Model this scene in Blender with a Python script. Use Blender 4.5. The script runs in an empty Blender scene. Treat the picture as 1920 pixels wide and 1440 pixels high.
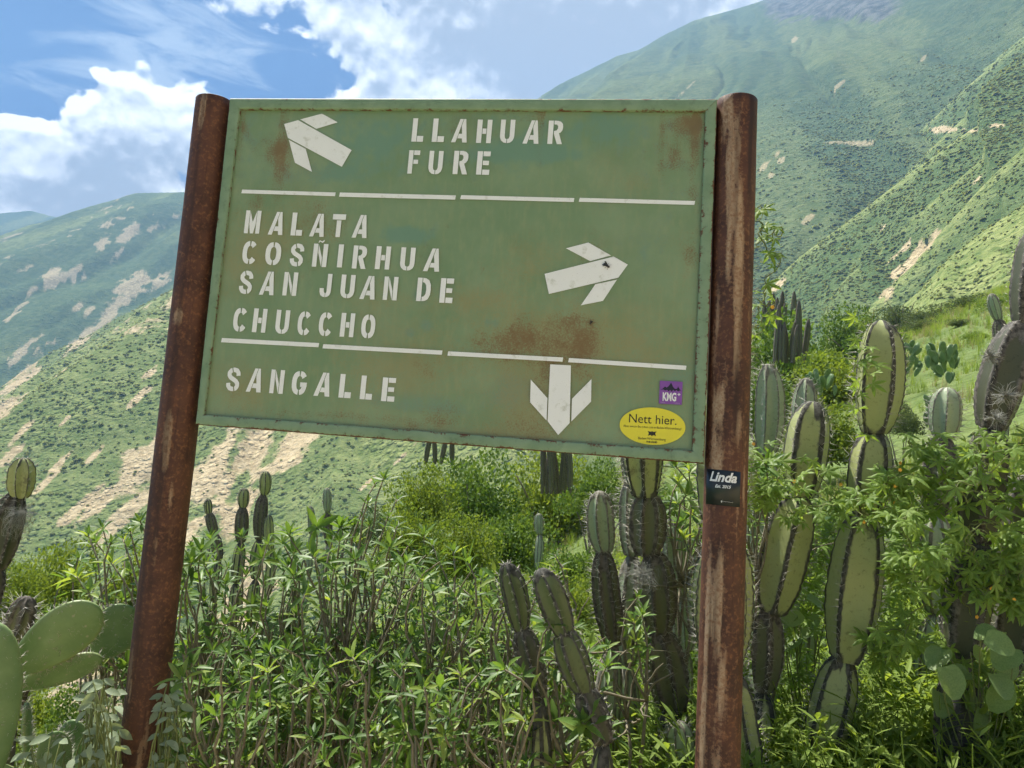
import bpy, math, random
import numpy as np
from mathutils import Matrix, Vector

# ------------------------------------------------------------------ camera, sky, sun, exposure
SC = bpy.context.scene
COL = SC.collection
FPX = 1450.0                      # focal length in pixels of the 1920 px wide photograph
PITCH, ROLL = 0.115, -0.0657
CAM = np.array([0.0, 0.0, 1.6])
_f = np.array([0, math.cos(PITCH), math.sin(PITCH)])
_u0 = np.array([0, -math.sin(PITCH), math.cos(PITCH)])
_r0 = np.array([1.0, 0, 0])
UP = _u0*math.cos(ROLL) + _r0*math.sin(ROLL)
RT = _r0*math.cos(ROLL) - _u0*math.sin(ROLL)
FW = _f
cd = bpy.data.cameras.new('camera'); cam = bpy.data.objects.new('camera', cd); COL.objects.link(cam)
cd.sensor_width = 36.0; cd.lens = 36.0*FPX/1920.0; cd.clip_start = 0.05; cd.clip_end = 60000
M = Matrix([list(RT)+[0], list(UP)+[0], list(-FW)+[0], [0, 0, 0, 1]]).transposed()
M.translation = Vector(CAM); cam.matrix_world = M
SC.camera = cam

SUN_AZ, SUN_EL = math.radians(-42), math.radians(64)     # azimuth from +Y, positive to the right
SUN_DIR = np.array([math.sin(SUN_AZ)*math.cos(SUN_EL), math.cos(SUN_AZ)*math.cos(SUN_EL), math.sin(SUN_EL)])
sl = bpy.data.lights.new('sun', 'SUN'); sl.energy = 4.4; sl.angle = math.radians(0.55); sl.color = (1.0, 0.95, 0.86)
so = bpy.data.objects.new('sun', sl); COL.objects.link(so)
so.rotation_euler = Vector(-SUN_DIR).to_track_quat('-Z', 'Y').to_euler()
so.location = (0, 0, 50)

SC.view_settings.view_transform = 'Standard'; SC.view_settings.look = 'None'
SC.view_settings.gamma = 1.0; SC.view_settings.use_curve_mapping = False
SC.view_settings.exposure = 1.83
cy = SC.cycles
cy.max_bounces = 7; cy.diffuse_bounces = 3; cy.glossy_bounces = 2; cy.transmission_bounces = 5
cy.transparent_max_bounces = 8; cy.volume_bounces = 0
cy.use_adaptive_sampling = True; cy.adaptive_threshold = 0.03; cy.use_denoising = True; cy.sample_clamp_indirect = 4.0
cy.caustics_reflective = False; cy.caustics_refractive = False

def ray(x, y):
    """unit-depth ray through a pixel of the 1920x1440 photograph"""
    return FW + (x-960)/FPX*RT + (720-y)/FPX*UP
def at(x, y, D):
    return CAM + D*ray(x, y)
def to_px(P):
    P = np.asarray(P, float) - CAM
    d = P@FW; d = np.where(np.abs(d) < 1e-6, 1e-6, d)
    return 960+FPX*(P@RT)/d, 720-FPX*(P@UP)/d, d

# ------------------------------------------------------------------ small numeric helpers
def _hash(i, j, seed):
    h = (i.astype(np.int64)*374761393 + j.astype(np.int64)*668265263 + seed*1274126177) & 0xffffffff
    h = ((h ^ (h >> 13))*1274126177) & 0xffffffff
    return ((h ^ (h >> 16)) & 0xffff)/65535.0
def vnoise(x, y, seed=0):
    x = np.asarray(x, float); y = np.asarray(y, float)
    i = np.floor(x); j = np.floor(y); fx = x-i; fy = y-j
    fx = fx*fx*fx*(fx*(fx*6-15)+10); fy = fy*fy*fy*(fy*(fy*6-15)+10)
    a = _hash(i, j, seed); b = _hash(i+1, j, seed); c = _hash(i, j+1, seed); d = _hash(i+1, j+1, seed)
    return (a+(b-a)*fx)*(1-fy)+(c+(d-c)*fx)*fy
def fbm(x, y, oct=5, seed=0, gain=0.5):
    s = 0; a = 1; t = 0
    for k in range(oct):
        s = s+a*vnoise(np.asarray(x)*2**k, np.asarray(y)*2**k, seed+k*17); t += a; a *= gain
    return s/t
def sstep(a, b, x):
    t = np.clip((x-a)/(b-a), 0, 1); return t*t*(3-2*t)

# ------------------------------------------------------------------ mesh / object helpers
def mesh(name, V, F, smooth=False, attrs=None):
    V = np.asarray(V, np.float32).reshape(-1, 3)
    me = bpy.data.meshes.new(name)
    if isinstance(F, np.ndarray):
        n, k = F.shape
        me.vertices.add(len(V)); me.vertices.foreach_set('co', V.ravel())
        me.loops.add(n*k); me.loops.foreach_set('vertex_index', F.astype(np.int32).ravel())
        me.polygons.add(n)
        me.polygons.foreach_set('loop_start', np.arange(0, n*k, k, dtype=np.int32))
        me.polygons.foreach_set('loop_total', np.full(n, k, np.int32))
        me.update(calc_edges=True)
    else:
        me.from_pydata([tuple(v) for v in V.tolist()], [], [list(f) for f in F]); me.update()
    if smooth:
        me.polygons.foreach_set('use_smooth', np.ones(len(me.polygons), bool))
    for k, v in (attrs or {}).items():
        a = me.attributes.new(k, 'FLOAT', 'POINT'); a.data.foreach_set('value', np.asarray(v, np.float32).ravel())
    return me
def link(name, me, mat=None, parent=None, label=None, cat=None, group=None, kind=None, loc=None):
    o = bpy.data.objects.new(name, me); COL.objects.link(o)
    if mat is not None and me is not None and len(me.materials) == 0: me.materials.append(mat)
    if parent is not None: o.parent = parent
    if loc is not None: o.location = loc
    tag(o, label, cat, group, kind); return o
def tag(o, label=None, cat=None, group=None, kind=None):
    if label: o['label'] = label
    if cat: o['category'] = cat
    if group: o['group'] = group
    if kind: o['kind'] = kind
    return o
def empty(name, loc, label, cat, group=None):
    o = bpy.data.objects.new(name, None); COL.objects.link(o); o.location = tuple(loc); o.empty_display_size = 0.1
    return tag(o, label, cat, group)
class Acc:
    """collects geometry for one mesh"""
    def __init__(s): s.V = []; s.F = []; s.n = 0; s.A = {}
    def add(s, V, F, **attrs):
        V = np.asarray(V, float).reshape(-1, 3)
        s.V.append(V); s.F += [[i+s.n for i in f] for f in F]; s.n += len(V)
        for k, v in attrs.items():
            s.A.setdefault(k, []).append(np.broadcast_to(np.asarray(v, float), (len(V),)))
        return s
    def mesh(s, name, smooth=False):
        at_ = {k: np.concatenate(v) for k, v in s.A.items()}
        return mesh(name, np.concatenate(s.V), s.F, smooth, at_)
def box(a, b):
    x0, y0, z0 = a; x1, y1, z1 = b
    V = [(x, y, z) for z in (z0, z1) for y in (y0, y1) for x in (x0, x1)]
    return V, [(0, 2, 3, 1), (4, 5, 7, 6), (0, 1, 5, 4), (2, 6, 7, 3), (0, 4, 6, 2), (1, 3, 7, 5)]
def frame_of(d):
    d = np.asarray(d, float); d = d/np.linalg.norm(d)
    a = np.array([0, 0, 1.0]) if abs(d[2]) < 0.9 else np.array([1.0, 0, 0])
    u = np.cross(a, d); u /= np.linalg.norm(u); return u, np.cross(d, u), d
def tube(pts, rad, n=5, cap=True):
    pts = np.asarray(pts, float); m = len(pts)
    T = np.gradient(pts, axis=0); u, v, _ = frame_of(T[0]); V = []
    for i in range(m):
        t = T[i]/(np.linalg.norm(T[i])+1e-9)
        u = u-t*(u@t); u /= np.linalg.norm(u)+1e-9; v = np.cross(t, u)
        a = np.arange(n)*2*math.pi/n
        V.append(pts[i]+rad[i]*(np.cos(a)[:, None]*u+np.sin(a)[:, None]*v))
    F = [(i*n+j, i*n+(j+1) % n, (i+1)*n+(j+1) % n, (i+1)*n+j) for i in range(m-1) for j in range(n)]
    if cap: F += [tuple(range(n))[::-1], tuple((m-1)*n+j for j in range(n))]
    return np.concatenate(V), F
def grid_faces(nr, nc, wrap=False):
    i, j = np.meshgrid(np.arange(nr-1), np.arange(nc if wrap else nc-1), indexing='ij')
    i = i.ravel(); j = j.ravel(); j2 = (j+1) % nc
    return np.stack([i*nc+j, i*nc+j2, (i+1)*nc+j2, (i+1)*nc+j], 1)

# ------------------------------------------------------------------ node helpers
class NT:
    def __init__(s, tree): s.t = tree; s.t.nodes.clear()
    def n(s, typ, **kw):
        nd = s.t.nodes.new(typ)
        for k, v in kw.items(): setattr(nd, k, v)
        return nd
    def put(s, sock, v):
        if isinstance(v, bpy.types.NodeSocket): s.t.links.new(v, sock)
        elif v is not None:
            if isinstance(v, (tuple, list)) and len(v) == 3 and sock.type == 'RGBA': v = (*v, 1)
            sock.default_value = v
    def m(s, op, a, b=None, c=None, clamp=False):
        nd = s.n('ShaderNodeMath', operation=op, use_clamp=clamp)
        s.put(nd.inputs[0], a); s.put(nd.inputs[1], b); s.put(nd.inputs[2], c); return nd.outputs[0]
    def vm(s, op, a, b=None, scale=None):
        nd = s.n('ShaderNodeVectorMath', operation=op); s.put(nd.inputs[0], a); s.put(nd.inputs[1], b)
        if scale is not None: s.put(nd.inputs[3], scale)
        return nd.outputs['Value'] if op in ('LENGTH', 'DOT_PRODUCT', 'DISTANCE') else nd.outputs[0]
    def mix(s, f, a, b, blend='MIX'):
        nd = s.n('ShaderNodeMix', data_type='RGBA', blend_type=blend, clamp_factor=True)
        s.put(nd.inputs[0], f); s.put(nd.inputs[6], a); s.put(nd.inputs[7], b); return nd.outputs[2]
    def noise(s, vec, scale, detail=4, rough=0.55, dist=0.0, out=0):
        nd = s.n('ShaderNodeTexNoise'); s.put(nd.inputs['Vector'], vec); s.put(nd.inputs['Scale'], scale)
        s.put(nd.inputs['Detail'], float(detail)); s.put(nd.inputs['Roughness'], rough); s.put(nd.inputs['Distortion'], dist)
        return nd.outputs[out]
    def vor(s, vec, scale, feature='F1', out=0, rnd=1.0):
        nd = s.n('ShaderNodeTexVoronoi', feature=feature); s.put(nd.inputs['Vector'], vec); s.put(nd.inputs['Scale'], scale)
        s.put(nd.inputs['Randomness'], rnd); return nd.outputs[out]
    def ramp(s, f, stops, interp='LINEAR'):
        nd = s.n('ShaderNodeValToRGB'); e = nd.color_ramp; e.interpolation = interp
        while len(e.elements) < len(stops): e.elements.new(0.5)
        for el, (p, c) in zip(e.elements, stops):
            el.position = p; el.color = (c, c, c, 1) if isinstance(c, (int, float)) else (*c, 1)
        s.put(nd.inputs[0], f); return nd.outputs[0]
    def step(s, f, a, b):
        nd = s.n('ShaderNodeMapRange', interpolation_type='SMOOTHSTEP'); s.put(nd.inputs[0], f)
        s.put(nd.inputs[1], a); s.put(nd.inputs[2], b); return nd.outputs[0]
    def attr(s, name, out='Fac'):
        return s.n('ShaderNodeAttribute', attribute_name=name).outputs[out]
    def co(s, out='Object'): return s.n('ShaderNodeTexCoord').outputs[out]
    def map(s, vec, scale=(1, 1, 1), loc=(0, 0, 0), rot=(0, 0, 0)):
        nd = s.n('ShaderNodeMapping'); s.put(nd.inputs[0], vec)
        nd.inputs[1].default_value = loc; nd.inputs[2].default_value = rot; nd.inputs[3].default_value = scale
        return nd.outputs[0]
    def bump(s, h, strength=0.3, dist=0.01):
        nd = s.n('ShaderNodeBump'); s.put(nd.inputs['Height'], h); s.put(nd.inputs['Strength'], strength)
        s.put(nd.inputs['Distance'], dist); return nd.outputs[0]
    def bsdf(s, color, rough=0.6, spec=0.3, normal=None, metal=0.0, **kw):
        nd = s.n('ShaderNodeBsdfPrincipled'); s.put(nd.inputs['Base Color'], color); s.put(nd.inputs['Roughness'], rough)
        s.put(nd.inputs['Specular IOR Level'], spec); s.put(nd.inputs['Metallic'], metal)
        if normal is not None: s.put(nd.inputs['Normal'], normal)
        return nd.outputs[0]
    def out(s, sh, vol=None):
        o = s.n('ShaderNodeOutputMaterial')
        if sh is not None: s.put(o.inputs[0], sh)
        if vol is not None: s.put(o.inputs[1], vol)
def material(name):
    m = bpy.data.materials.new(name); m.use_nodes = True; return m, NT(m.node_tree)
def srgb(r, g, b):
    f = lambda c: (c/12.92 if c <= 0.04045 else ((c+0.055)/1.055)**2.4)
    return tuple(f(c/255) for c in (r, g, b))

# ------------------------------------------------------------------ sky with clouds (by direction, all round)
def dirpx(x, y):
    d = ray(x, y); return tuple(d/np.linalg.norm(d))
def make_sky():
    w = bpy.data.worlds.new('World'); SC.world = w; w.use_nodes = True
    t = NT(w.node_tree)
    sky = t.n('ShaderNodeTexSky', sky_type='NISHITA', sun_disc=False)
    sky.sun_elevation = SUN_EL; sky.sun_rotation = SUN_AZ; sky.altitude = 2200; sky.air_density = 1.0
    sky.dust_density = 0.6; sky.ozone_density = 1.6
    vec = t.co('Generated')
    # cloud banks: (pixel x, pixel y, radius in rad, amount); between them the noise decides
    banks = [(-90, 400, .11, .80), (20, 345, .060, .62), (70, 300, .040, .40), (125, 300, .060, .70), (195, 255, .048, .62), (235, 250, .05, .5), (290, 235, .052, .66), (290, 190, .03, .35), (345, 290, .07, .80), (365, 350, .07, .8), (300, 340, .06, .7), (100, 400, .06, .7), (200, 350, .09, .6),
             (735, 160, .052, .62), (830, 155, .055, .60), (900, 180, .07, .60), (640, 185, .045, .36),
             (1010, 40, .125, .72), (1190, 30, .16, .85), (860, 10, .10, .62), (1390, -60, .2, .8), (700, 20, .075, .50), (560, 25, .06, .52), (470, 5, .05, .40),
             (330, 60, .09, .12), (30, 165, .04, .20), (250, 20, .06, .10),
             (520, 140, .10, -.45), (300, 120, .10, -.16), (470, 90, .05, -.2), (100, 130, .09, -.15), (420, 200, .055, -.60), (40, 20, .12, -.72), (60, 215, .055, -.60), (0, 100, .05, -.2), (150, 175, .05, -.35), (590, 105, .05, -.3), (900, 118, .02, -.25), (640, 120, .03, -.3)]
    thick = [(940, 75, .070, .22), (1010, 120, .07, .34), (1130, 90, .11, .34), (820, 60, .05, .2), (1250, 20, .09, .18), (830, 100, .03, .2), (180, 345, .045, .24), (260, 345, .045, .22), (150, 390, .06, .2), (60, 380, .04, .15)]
    streaks = [(300, 110, .09, .09), (200, 60, .08, .09), (400, 60, .08, .10), (60, 180, .04, .14), (480, 150, .035, .10), (30, 20, .09, -.12), (440, 215, .05, -.1), (560, 165, .05, -.12), (60, 240, .04, -.2)]
    def blobs(v, lst):
        q = None
        for x, y, r, a in lst:
            g = t.m('POWER', 2.718, t.m('MULTIPLY', t.m('POWER', t.vm('DISTANCE', v, dirpx(x, y)), 2.0), -1/(r*r)))
            q = t.m('MULTIPLY', g, a) if q is None else t.m('MULTIPLY_ADD', g, a, q)
        return q
    def field(v, fine=True):
        """cloud thickness along direction v"""
        wv = t.vm('ADD', v, t.vm('SCALE', t.vm('SUBTRACT', t.noise(v, 11, 2, 0.55, 0, 1), (0.5, 0.5, 0.5)), None, 0.045))
        big = t.noise(t.map(v, (1, 1, 2.2)), 2.4, 2, 0.5)
        mid = t.noise(t.map(wv, (1, 1, 1.3)), 10.0, 6 if fine else 3, 0.6)
        nd = t.n('ShaderNodeTexVoronoi', feature='F1', normalize=True); t.put(nd.inputs['Vector'], wv); t.put(nd.inputs['Scale'], 13.0)
        t.put(nd.inputs['Detail'], 2.0 if fine else 1.0); t.put(nd.inputs['Roughness'], 0.62); t.put(nd.inputs['Lacunarity'], 2.3)
        puff = t.m('MULTIPLY_ADD', nd.outputs[0], -1.5, 0.42)
        s = t.m('ADD', t.m('MULTIPLY_ADD', big, 0.9, -0.52), t.m('MULTIPLY_ADD', mid, 1.75, -0.875))
        s = t.m('ADD', s, t.m('MULTIPLY', puff, 0.75))
        bv = t.vm('ADD', v, t.vm('SCALE', t.vm('SUBTRACT', t.noise(v, 13, 3, 0.6, 0, 1), (0.5, 0.5, 0.5)), None, 0.12))
        q = t.m('SMOOTH_MIN', blobs(bv, banks), 0.62, 0.3)
        return t.m('ADD', s, q)
    sh = lambda k: t.vm('NORMALIZE', t.vm('ADD', vec, t.vm('SCALE', tuple(SUN_DIR), None, k)))
    d0 = field(vec); d1 = field(sh(0.020), True); d2 = t.m('MAXIMUM', field(sh(0.085), False), 0.0)
    cover = t.step(d0, -0.02, 0.17)
    bright = t.m('ADD', t.m('MULTIPLY_ADD', t.m('SUBTRACT', d0, d1), 1.6, 0.60), t.m('MULTIPLY', t.m('MINIMUM', d2, 1.0), -0.44))
    bright = t.m('SUBTRACT', bright, blobs(vec, thick))
    bright = t.m('MINIMUM', t.m('SMOOTH_MAX', bright, 0.0, 0.25), 1.05)
    # thin streaks of high cloud
    st = t.noise(t.map(vec, (1.0, 1.0, 3.6), (0, 0, 0), (0.1, 0.3, 0.3)), 9.0, 7, 0.66, 0.8)
    wisp = t.m('MULTIPLY', t.step(t.m('ADD', st, t.m('MAXIMUM', blobs(vec, streaks), -0.2)), 0.51, 0.80), 0.80)
    ccol = t.mix(t.step(bright, 0.0, .7), (0.90, 0.91, 0.93), (1.0, 0.985, 0.95))
    clouds = t.vm('SCALE', ccol, None, t.m('MULTIPLY_ADD', bright, CLOUD_B, CLOUD_A))
    blue = t.vm('SCALE', t.mix(1.0, sky.outputs[0], (0.34, 0.76, 1.30), 'MULTIPLY'), None, SKY_S)
    c = t.mix(wisp, blue, t.vm('SCALE', (0.84, 0.92, 1.0), None, WISP_B))
    c = t.mix(cover, c, clouds)
    bg = t.n('ShaderNodeBackground'); t.put(bg.inputs[0], c); bg.inputs[1].default_value = 1.0
    o = t.n('ShaderNodeOutputWorld'); t.put(o.inputs[0], bg.outputs[0])
    w.cycles.sampling_method = 'NONE'
SKY_S, CLOUD_A, CLOUD_B, WISP_B = 0.023, 0.22, 0.52, 0.34
make_sky()

# ------------------------------------------------------------------ terrain: one sheet from the trail to the far ridges
def ridge(pts, k, seed, gully=0.16, crest=6.0, period=90.0):
    return dict(P=np.array([at(x, y, D) for x, y, D in pts]), k=k, seed=seed, gully=gully, crest=crest, period=period)
RIDGES = [
    # far hill at the left edge
    ridge([(-500, 470, 2900), (-200, 430, 2900), (0, 400, 2850), (60, 396, 2800), (115, 410, 2800), (300, 480, 2750), (600, 560, 2700)], 0.55, 11, .12, 14, 200),
    # left mountain
    ridge([(-700, 640, 1955), (-300, 540, 1912), (0, 455, 1870), (60, 438, 1853), (150, 406, 1827), (205, 384, 1810), (262, 363, 1785), (355, 361, 1742), (470, 392, 1700), (640, 470, 1657), (800, 540, 1615)], 0.68, 23, .32, 12, 120),
    # spur in front of it
    ridge([(-420, 1120, 860), (-150, 900, 820), (0, 772, 800), (73, 717, 780), (137, 664, 770), (230, 604, 760), (330, 543, 750), (480, 450, 740), (640, 360, 730), (800, 300, 740)], 0.72, 37, .30, 5, 60),
    # grassy spur seen under the sign
    ridge([(330, 1130, 330), (430, 1015, 330), (510, 932, 330), (617, 822, 335), (720, 735, 345), (860, 640, 360), (1000, 560, 380), (1200, 480, 400)], 0.70, 41, .16, 3, 40),
    # right mountain skyline
    ridge([(500, 520, 2300), (700, 390, 2250), (880, 275, 2200), (1015, 189, 2150), (1075, 150, 2130), (1160, 106, 2100), (1200, 95, 2090), (1258, 62, 2070), (1300, 41, 2060), (1400, 13, 2040), (1445, -2, 2030), (1600, -70, 2000), (1920, -190, 1950), (2500, -380, 1900)], 0.74, 53, .36, 10, 140),
    # spurs on the right mountain
    ridge([(1150, 640, 1080), (1300, 500, 1060), (1420, 388, 1030), (1550, 258, 1000), (1640, 205, 985), (1760, 131, 970), (1840, 90, 960), (1920, 46, 950), (2300, -160, 930)], 0.74, 61, .36, 5, 75),
    ridge([(1300, 600, 720), (1380, 520, 710), (1460, 440, 700), (1580, 360, 690), (1710, 262, 680), (1810, 165, 670), (1920, 76, 660), (2300, -220, 640)], 0.74, 71, .36, 4, 58),
    ridge([(1340, 640, 480), (1420, 556, 475), (1500, 482, 470), (1610, 400, 462), (1700, 330, 458), (1810, 250, 452), (1920, 180, 445), (2300, -40, 430)], 0.72, 83, .34, 3, 45),
    ridge([(1560, 690, 262), (1650, 610, 258), (1730, 541, 254), (1790, 476, 250), (1850, 430, 247), (1920, 384, 244), (2100, 260, 238), (2400, 60, 230)], 0.62, 97, .12, 3, 30),
    ridge([(1480, 760, 330), (1560, 650, 338), (1650, 560, 345), (1750, 450, 345), (1850, 340, 345), (1980, 220, 340), (2300, -60, 330)], 0.70, 101, .30, 3, 36),
]
def ribs(a, b, fr, drop, seed):
    """lesser spurs between two ridges"""
    A, B = RIDGES[a], RIDGES[b]
    def res(P, n=12):
        s = np.concatenate([[0], np.cumsum(np.linalg.norm(np.diff(P, axis=0), axis=1))]); q = np.linspace(0, s[-1], n)
        return np.stack([np.interp(q, s, P[:, c]) for c in range(3)], -1)
    PA, PB = res(A['P']), res(B['P'])
    for i, f in enumerate(fr):
        P = PA*(1-f)+PB*f; gap = np.hypot(*(PA-PB)[:, :2].T); rr = np.random.default_rng(seed+i)
        P[:, 2] -= drop*gap*min(f, 1-f)*2; P[:, 1] += rr.normal(0, .03, 12)*gap; P[:, 2] += rr.normal(0, .012, 12)*gap
        gm = float(gap.mean()); p = max(30.0, gm*.2); RIDGES.append(dict(P=P, k=.78, seed=seed+i*7, gully=.24, crest=gm*.02+2, period=p))
ribs(4, 5, (.3, .52, .76), .10, 201); ribs(5, 6, (.35, .68), .04, 221); ribs(6, 9, (.3, .6), .04, 241); ribs(7, 9, (.5,), .06, 251); ribs(2, 3, (.3, .62), .26, 261); ribs(1, 2, (.35, .7), .30, 271)
FAR_IDX = (0, 1, 4, 10, 11, 20, 21)
def near_ground(x, y):
    sp = lambda v, w: w*np.logaddexp(0, v/w)
    z = 0.465*sp(x-2.0, 1.2) - 0.78*sp(-x-0.9, 0.8)*(1+0.0*y)
    z = z + 0.035*np.minimum(np.maximum(y, 0), 40)*sstep(-2, 6, x)
    z = z - 0.62*sp(y-46, 6)*sstep(26, 2, x) - 0.10*sp(y-8, 3)*sstep(4, -3, x)
    z = z - 0.55*sp(np.abs(x)-160, 30)
    z = z + (fbm(x*0.11+3, y*0.11, 4, 5)-0.5)*1.1*sstep(3, 14, np.hypot(x, y)) + (fbm(x*0.9, y*0.9, 3, 8)-0.5)*0.14
    return np.maximum(z, -420)
def tents(x, y):
    """height, ridge index, distance from the crest, position along the crest of the highest ridge at each point"""
    best = np.full(x.shape, -1e9); idx = np.full(x.shape, -1); dd = np.zeros(x.shape); ss = np.zeros(x.shape); gg = np.zeros(x.shape)
    for r, R in enumerate(RIDGES):
        P = R['P']; zb = np.full(x.shape, -1e9); db = np.full(x.shape, 1e9); sb = np.zeros(x.shape); s0 = 0.0
        for a, b in zip(P[:-1], P[1:]):
            ex, ey = b[0]-a[0], b[1]-a[1]; L = math.hypot(ex, ey)
            t = np.clip(((x-a[0])*ex+(y-a[1])*ey)/(L*L), 0, 1)
            d = np.hypot(x-a[0]-t*ex, y-a[1]-t*ey)
            z = a[2]+t*(b[2]-a[2])-R['k']*(np.sqrt(d*d+R['crest']**2)-R['crest'])
            m = d < db; zb[m] = z[m]; db[m] = d[m]; sb[m] = (s0+t*L)[m]; s0 += L
        p = R['period']
        sw = sb/p+0.9*(fbm(x/(p*2.2), y/(p*2.2), 3, R['seed'])-0.5)
        g = np.abs(fbm(sw, db/(p*7.0), 4, R['seed']+3)-0.5)*2
        g0 = g; g = (g-0.28)*R['gully']*p*sstep(0, p*1.6, db)*1.15
        zb = zb+g+(fbm(x/(p*.35), y/(p*.35), 4, R['seed']+9)-0.5)*p*0.05*sstep(0, p*.4, db)
        m = zb > best; gg[m] = g0[m]; best[m] = zb[m]; idx[m] = r; dd[m] = db[m]; ss[m] = sb[m]
    return best, idx, dd, ss, gg
def ground_z(x, y):
    x = np.asarray(x, float); y = np.asarray(y, float)
    z = near_ground(x, y); far = np.hypot(x, y) > 70        # the ridges only rise beyond
    if far.any(): z[far] = np.maximum(z[far], tents(x[far], y[far])[0])
    return z

# bare earth: (px x, px y, radius along the fall line, radius across) in the photograph
BARE = [(238, 548, 46, 25), (205, 590, 50, 13), (150, 640, 55, 10), (262, 520, 20, 22), (300, 530, 25, 12), (190, 458, 22, 12), (240, 438, 26, 11),
        (225, 470, 22, 5), (98, 522, 26, 16), (134, 516, 24, 12), (60, 545, 20, 6), (145, 575, 24, 8), (165, 585, 22, 7), (40, 660, 45, 8), (25, 590, 40, 6),
        (30, 720, 55, 12), (60, 700, 34, 10), (15, 760, 50, 14), (280, 700, 24, 8), (330, 560, 30, 12), (255, 750, 40, 7), (40, 810, 46, 9), (120, 790, 26, 4),
        (265, 870, 62, 34), (300, 830, 40, 22), (400, 880, 90, 52), (470, 850, 90, 44), (540, 840, 80, 30), (420, 960, 70, 40), (575, 815, 60, 20),
        (200, 930, 70, 10), (150, 950, 60, 8), (240, 960, 70, 12), (90, 900, 40, 7), (330, 1010, 90, 20), (25, 850, 36, 7), (110, 870, 34, 5), (180, 850, 30, 5),
        (1608, 269, 60, 4), (1560, 268, 30, 4), (1765, 243, 34, 6), (1820, 245, 60, 3), (1868, 236, 20, 5), (1700, 500, 56, 11), (1665, 548, 30, 12), (1735, 455, 44, 6),
        (1690, 470, 40, 4), (1514, 414, 18, 9), (1440, 305, 34, 5), (1465, 300, 16, 5), (1445, 330, 10, 7), (1466, 530, 26, 6), (1655, 425, 14, 4), (1488, 75, 8, 5), (1575, 158, 18, 4),
        (1830, 340, 24, 3), (1270, 183, 40, 2), (1730, 110, 10, 3), (745, 865, 60, 3), (690, 905, 40, 3)]
def build_terrain():
    az = np.radians(np.concatenate([np.linspace(-180, -44, 46)[:-1], np.linspace(-44, 44, 780), np.linspace(44, 180, 46)[1:-1]]))
    r = np.concatenate([np.geomspace(0.6, 60, 90)[:-1], np.geomspace(60, 2600, 500)[:-1], np.geomspace(2600, 3240, 40)])
    A, R_ = np.meshgrid(az, r, indexing='ij')
    X = np.sin(A)*R_; Y = np.cos(A)*R_
    zn = near_ground(X, Y)
    zt, idx, dd, ss, gg = [v.reshape(X.shape) for v in tents(X.ravel(), Y.ravel())]
    Z = np.maximum(zn, zt); near = zn >= zt
    px, py, dep = to_px(np.stack([X, Y, Z], -1).reshape(-1, 3))
    px = px.reshape(X.shape); py = py.reshape(X.shape); dep = dep.reshape(X.shape)
    front = dep > 1
    # visible from near the camera: elevation angle above everything nearer
    el = np.arctan2(Z-1.6, R_); run = np.maximum.accumulate(el, axis=1); vis = (el > run-0.02) & front
    bare = np.zeros(X.shape); strk = fbm(ss/7, dd/70, 4, 93)
    n1 = fbm(X/9+7, Y/9+Z/9, 4, 77); n2 = fbm(X/30, Y/30+Z/22, 4, 78)
    for bx, by, ra, rb in BARE:
        m = front & vis & (np.abs(px-bx) < 2.2*ra+20) & (np.abs(py-by) < 2.2*ra+20)
        if not m.any(): continue
        c, s = math.cos(math.radians(43)), math.sin(math.radians(43))
        flat = abs(by-258) < 30 and bx > 1500 and rb < 7
        if flat: c, s = 1.0, 0.0
        u = (px[m]-bx)*c-(py[m]-by)*s; v = (px[m]-bx)*s+(py[m]-by)*c
        q = np.sqrt((u/ra)**2+(v/rb)**2)
        bare[m] = np.maximum(bare[m], sstep(1.25, 0.35, q+(n1[m]-.5)*1.0+(n2[m]-.5)*.8+(strk[m]-.5)*1.5))
    # scattered small scars down the fall line on the left slopes
    left = np.isin(idx, (1, 2, 18, 19, 20, 21)) & ~near
    scar = fbm(ss/14+(n1-.5)*1.5, dd/120, 4, 91)
    bare = np.maximum(bare, np.where(left, sstep(0.56, 0.72, scar)*sstep(.36, .60, n2)*0.85, 0))
    trail = sstep(4.2, 2.6, np.hypot(X, Y-.2))+sstep(10, 8, np.hypot(X, Y+4))*(Y < 1.5)+sstep(3.8, 2.6, np.abs(Y+.25*X+1.6))*(Y < 1.2)*(R_ < 60)  # trail widened into an added unseen pale clearing to bounce light at the sign
    bare = np.where(near, np.clip(trail, 0, 1), bare)
    grass = np.where(near, 0.30, sstep(0.44, 0.62, fbm(ss/48+(n2-.5)*.8, dd/420, 3, 95)))
    crest = 1.0*np.exp(-(dd/np.where(R_ > 800, 26.0, 13.0))**2)  # crest stripes: grass, also painted lighter to stand for sunlit ridge lines
    grass = np.where(~near & (idx >= 5), np.maximum(.40*sstep(.35, .7, gg), crest), grass)
    grass = np.where(~near & np.isin(idx, (2, 18, 19)), np.maximum(grass, .62*sstep(20, 90, dd)+.1*crest), grass)
    grass = np.where(~near & (idx == 8), 1.0, grass)
    grass = np.where(~near & (idx == 3), 0.95, grass)
    rock = np.where((idx == 4) & ~near, sstep(420, 120, dd+(n2-.5)*260)*sstep(.38, .6, fbm(ss/40, dd/160, 4, 99))*sstep(1380, 1480, px), 0)
    rock = np.maximum(rock, np.where(~near & np.isin(idx, (4, 10)), sstep(62, 22, py+(n2-.5)*50)*sstep(1405, 1450, px)*sstep(1760, 1640, px)*.62, 0))
    me = mesh('terrain', np.stack([X, Y, Z], -1), grid_faces(*X.shape), True,
              dict(bare=bare, grass=grass, rock=rock, near=near.astype(float)*sstep(160, 90, R_), far=np.where(np.isin(idx, (4, 10, 11)), 1.0, np.where(np.isin(idx, FAR_IDX), .45, 0.0))))
    # close the ring behind the camera and the middle
    nr = len(r); na = len(az)
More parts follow.
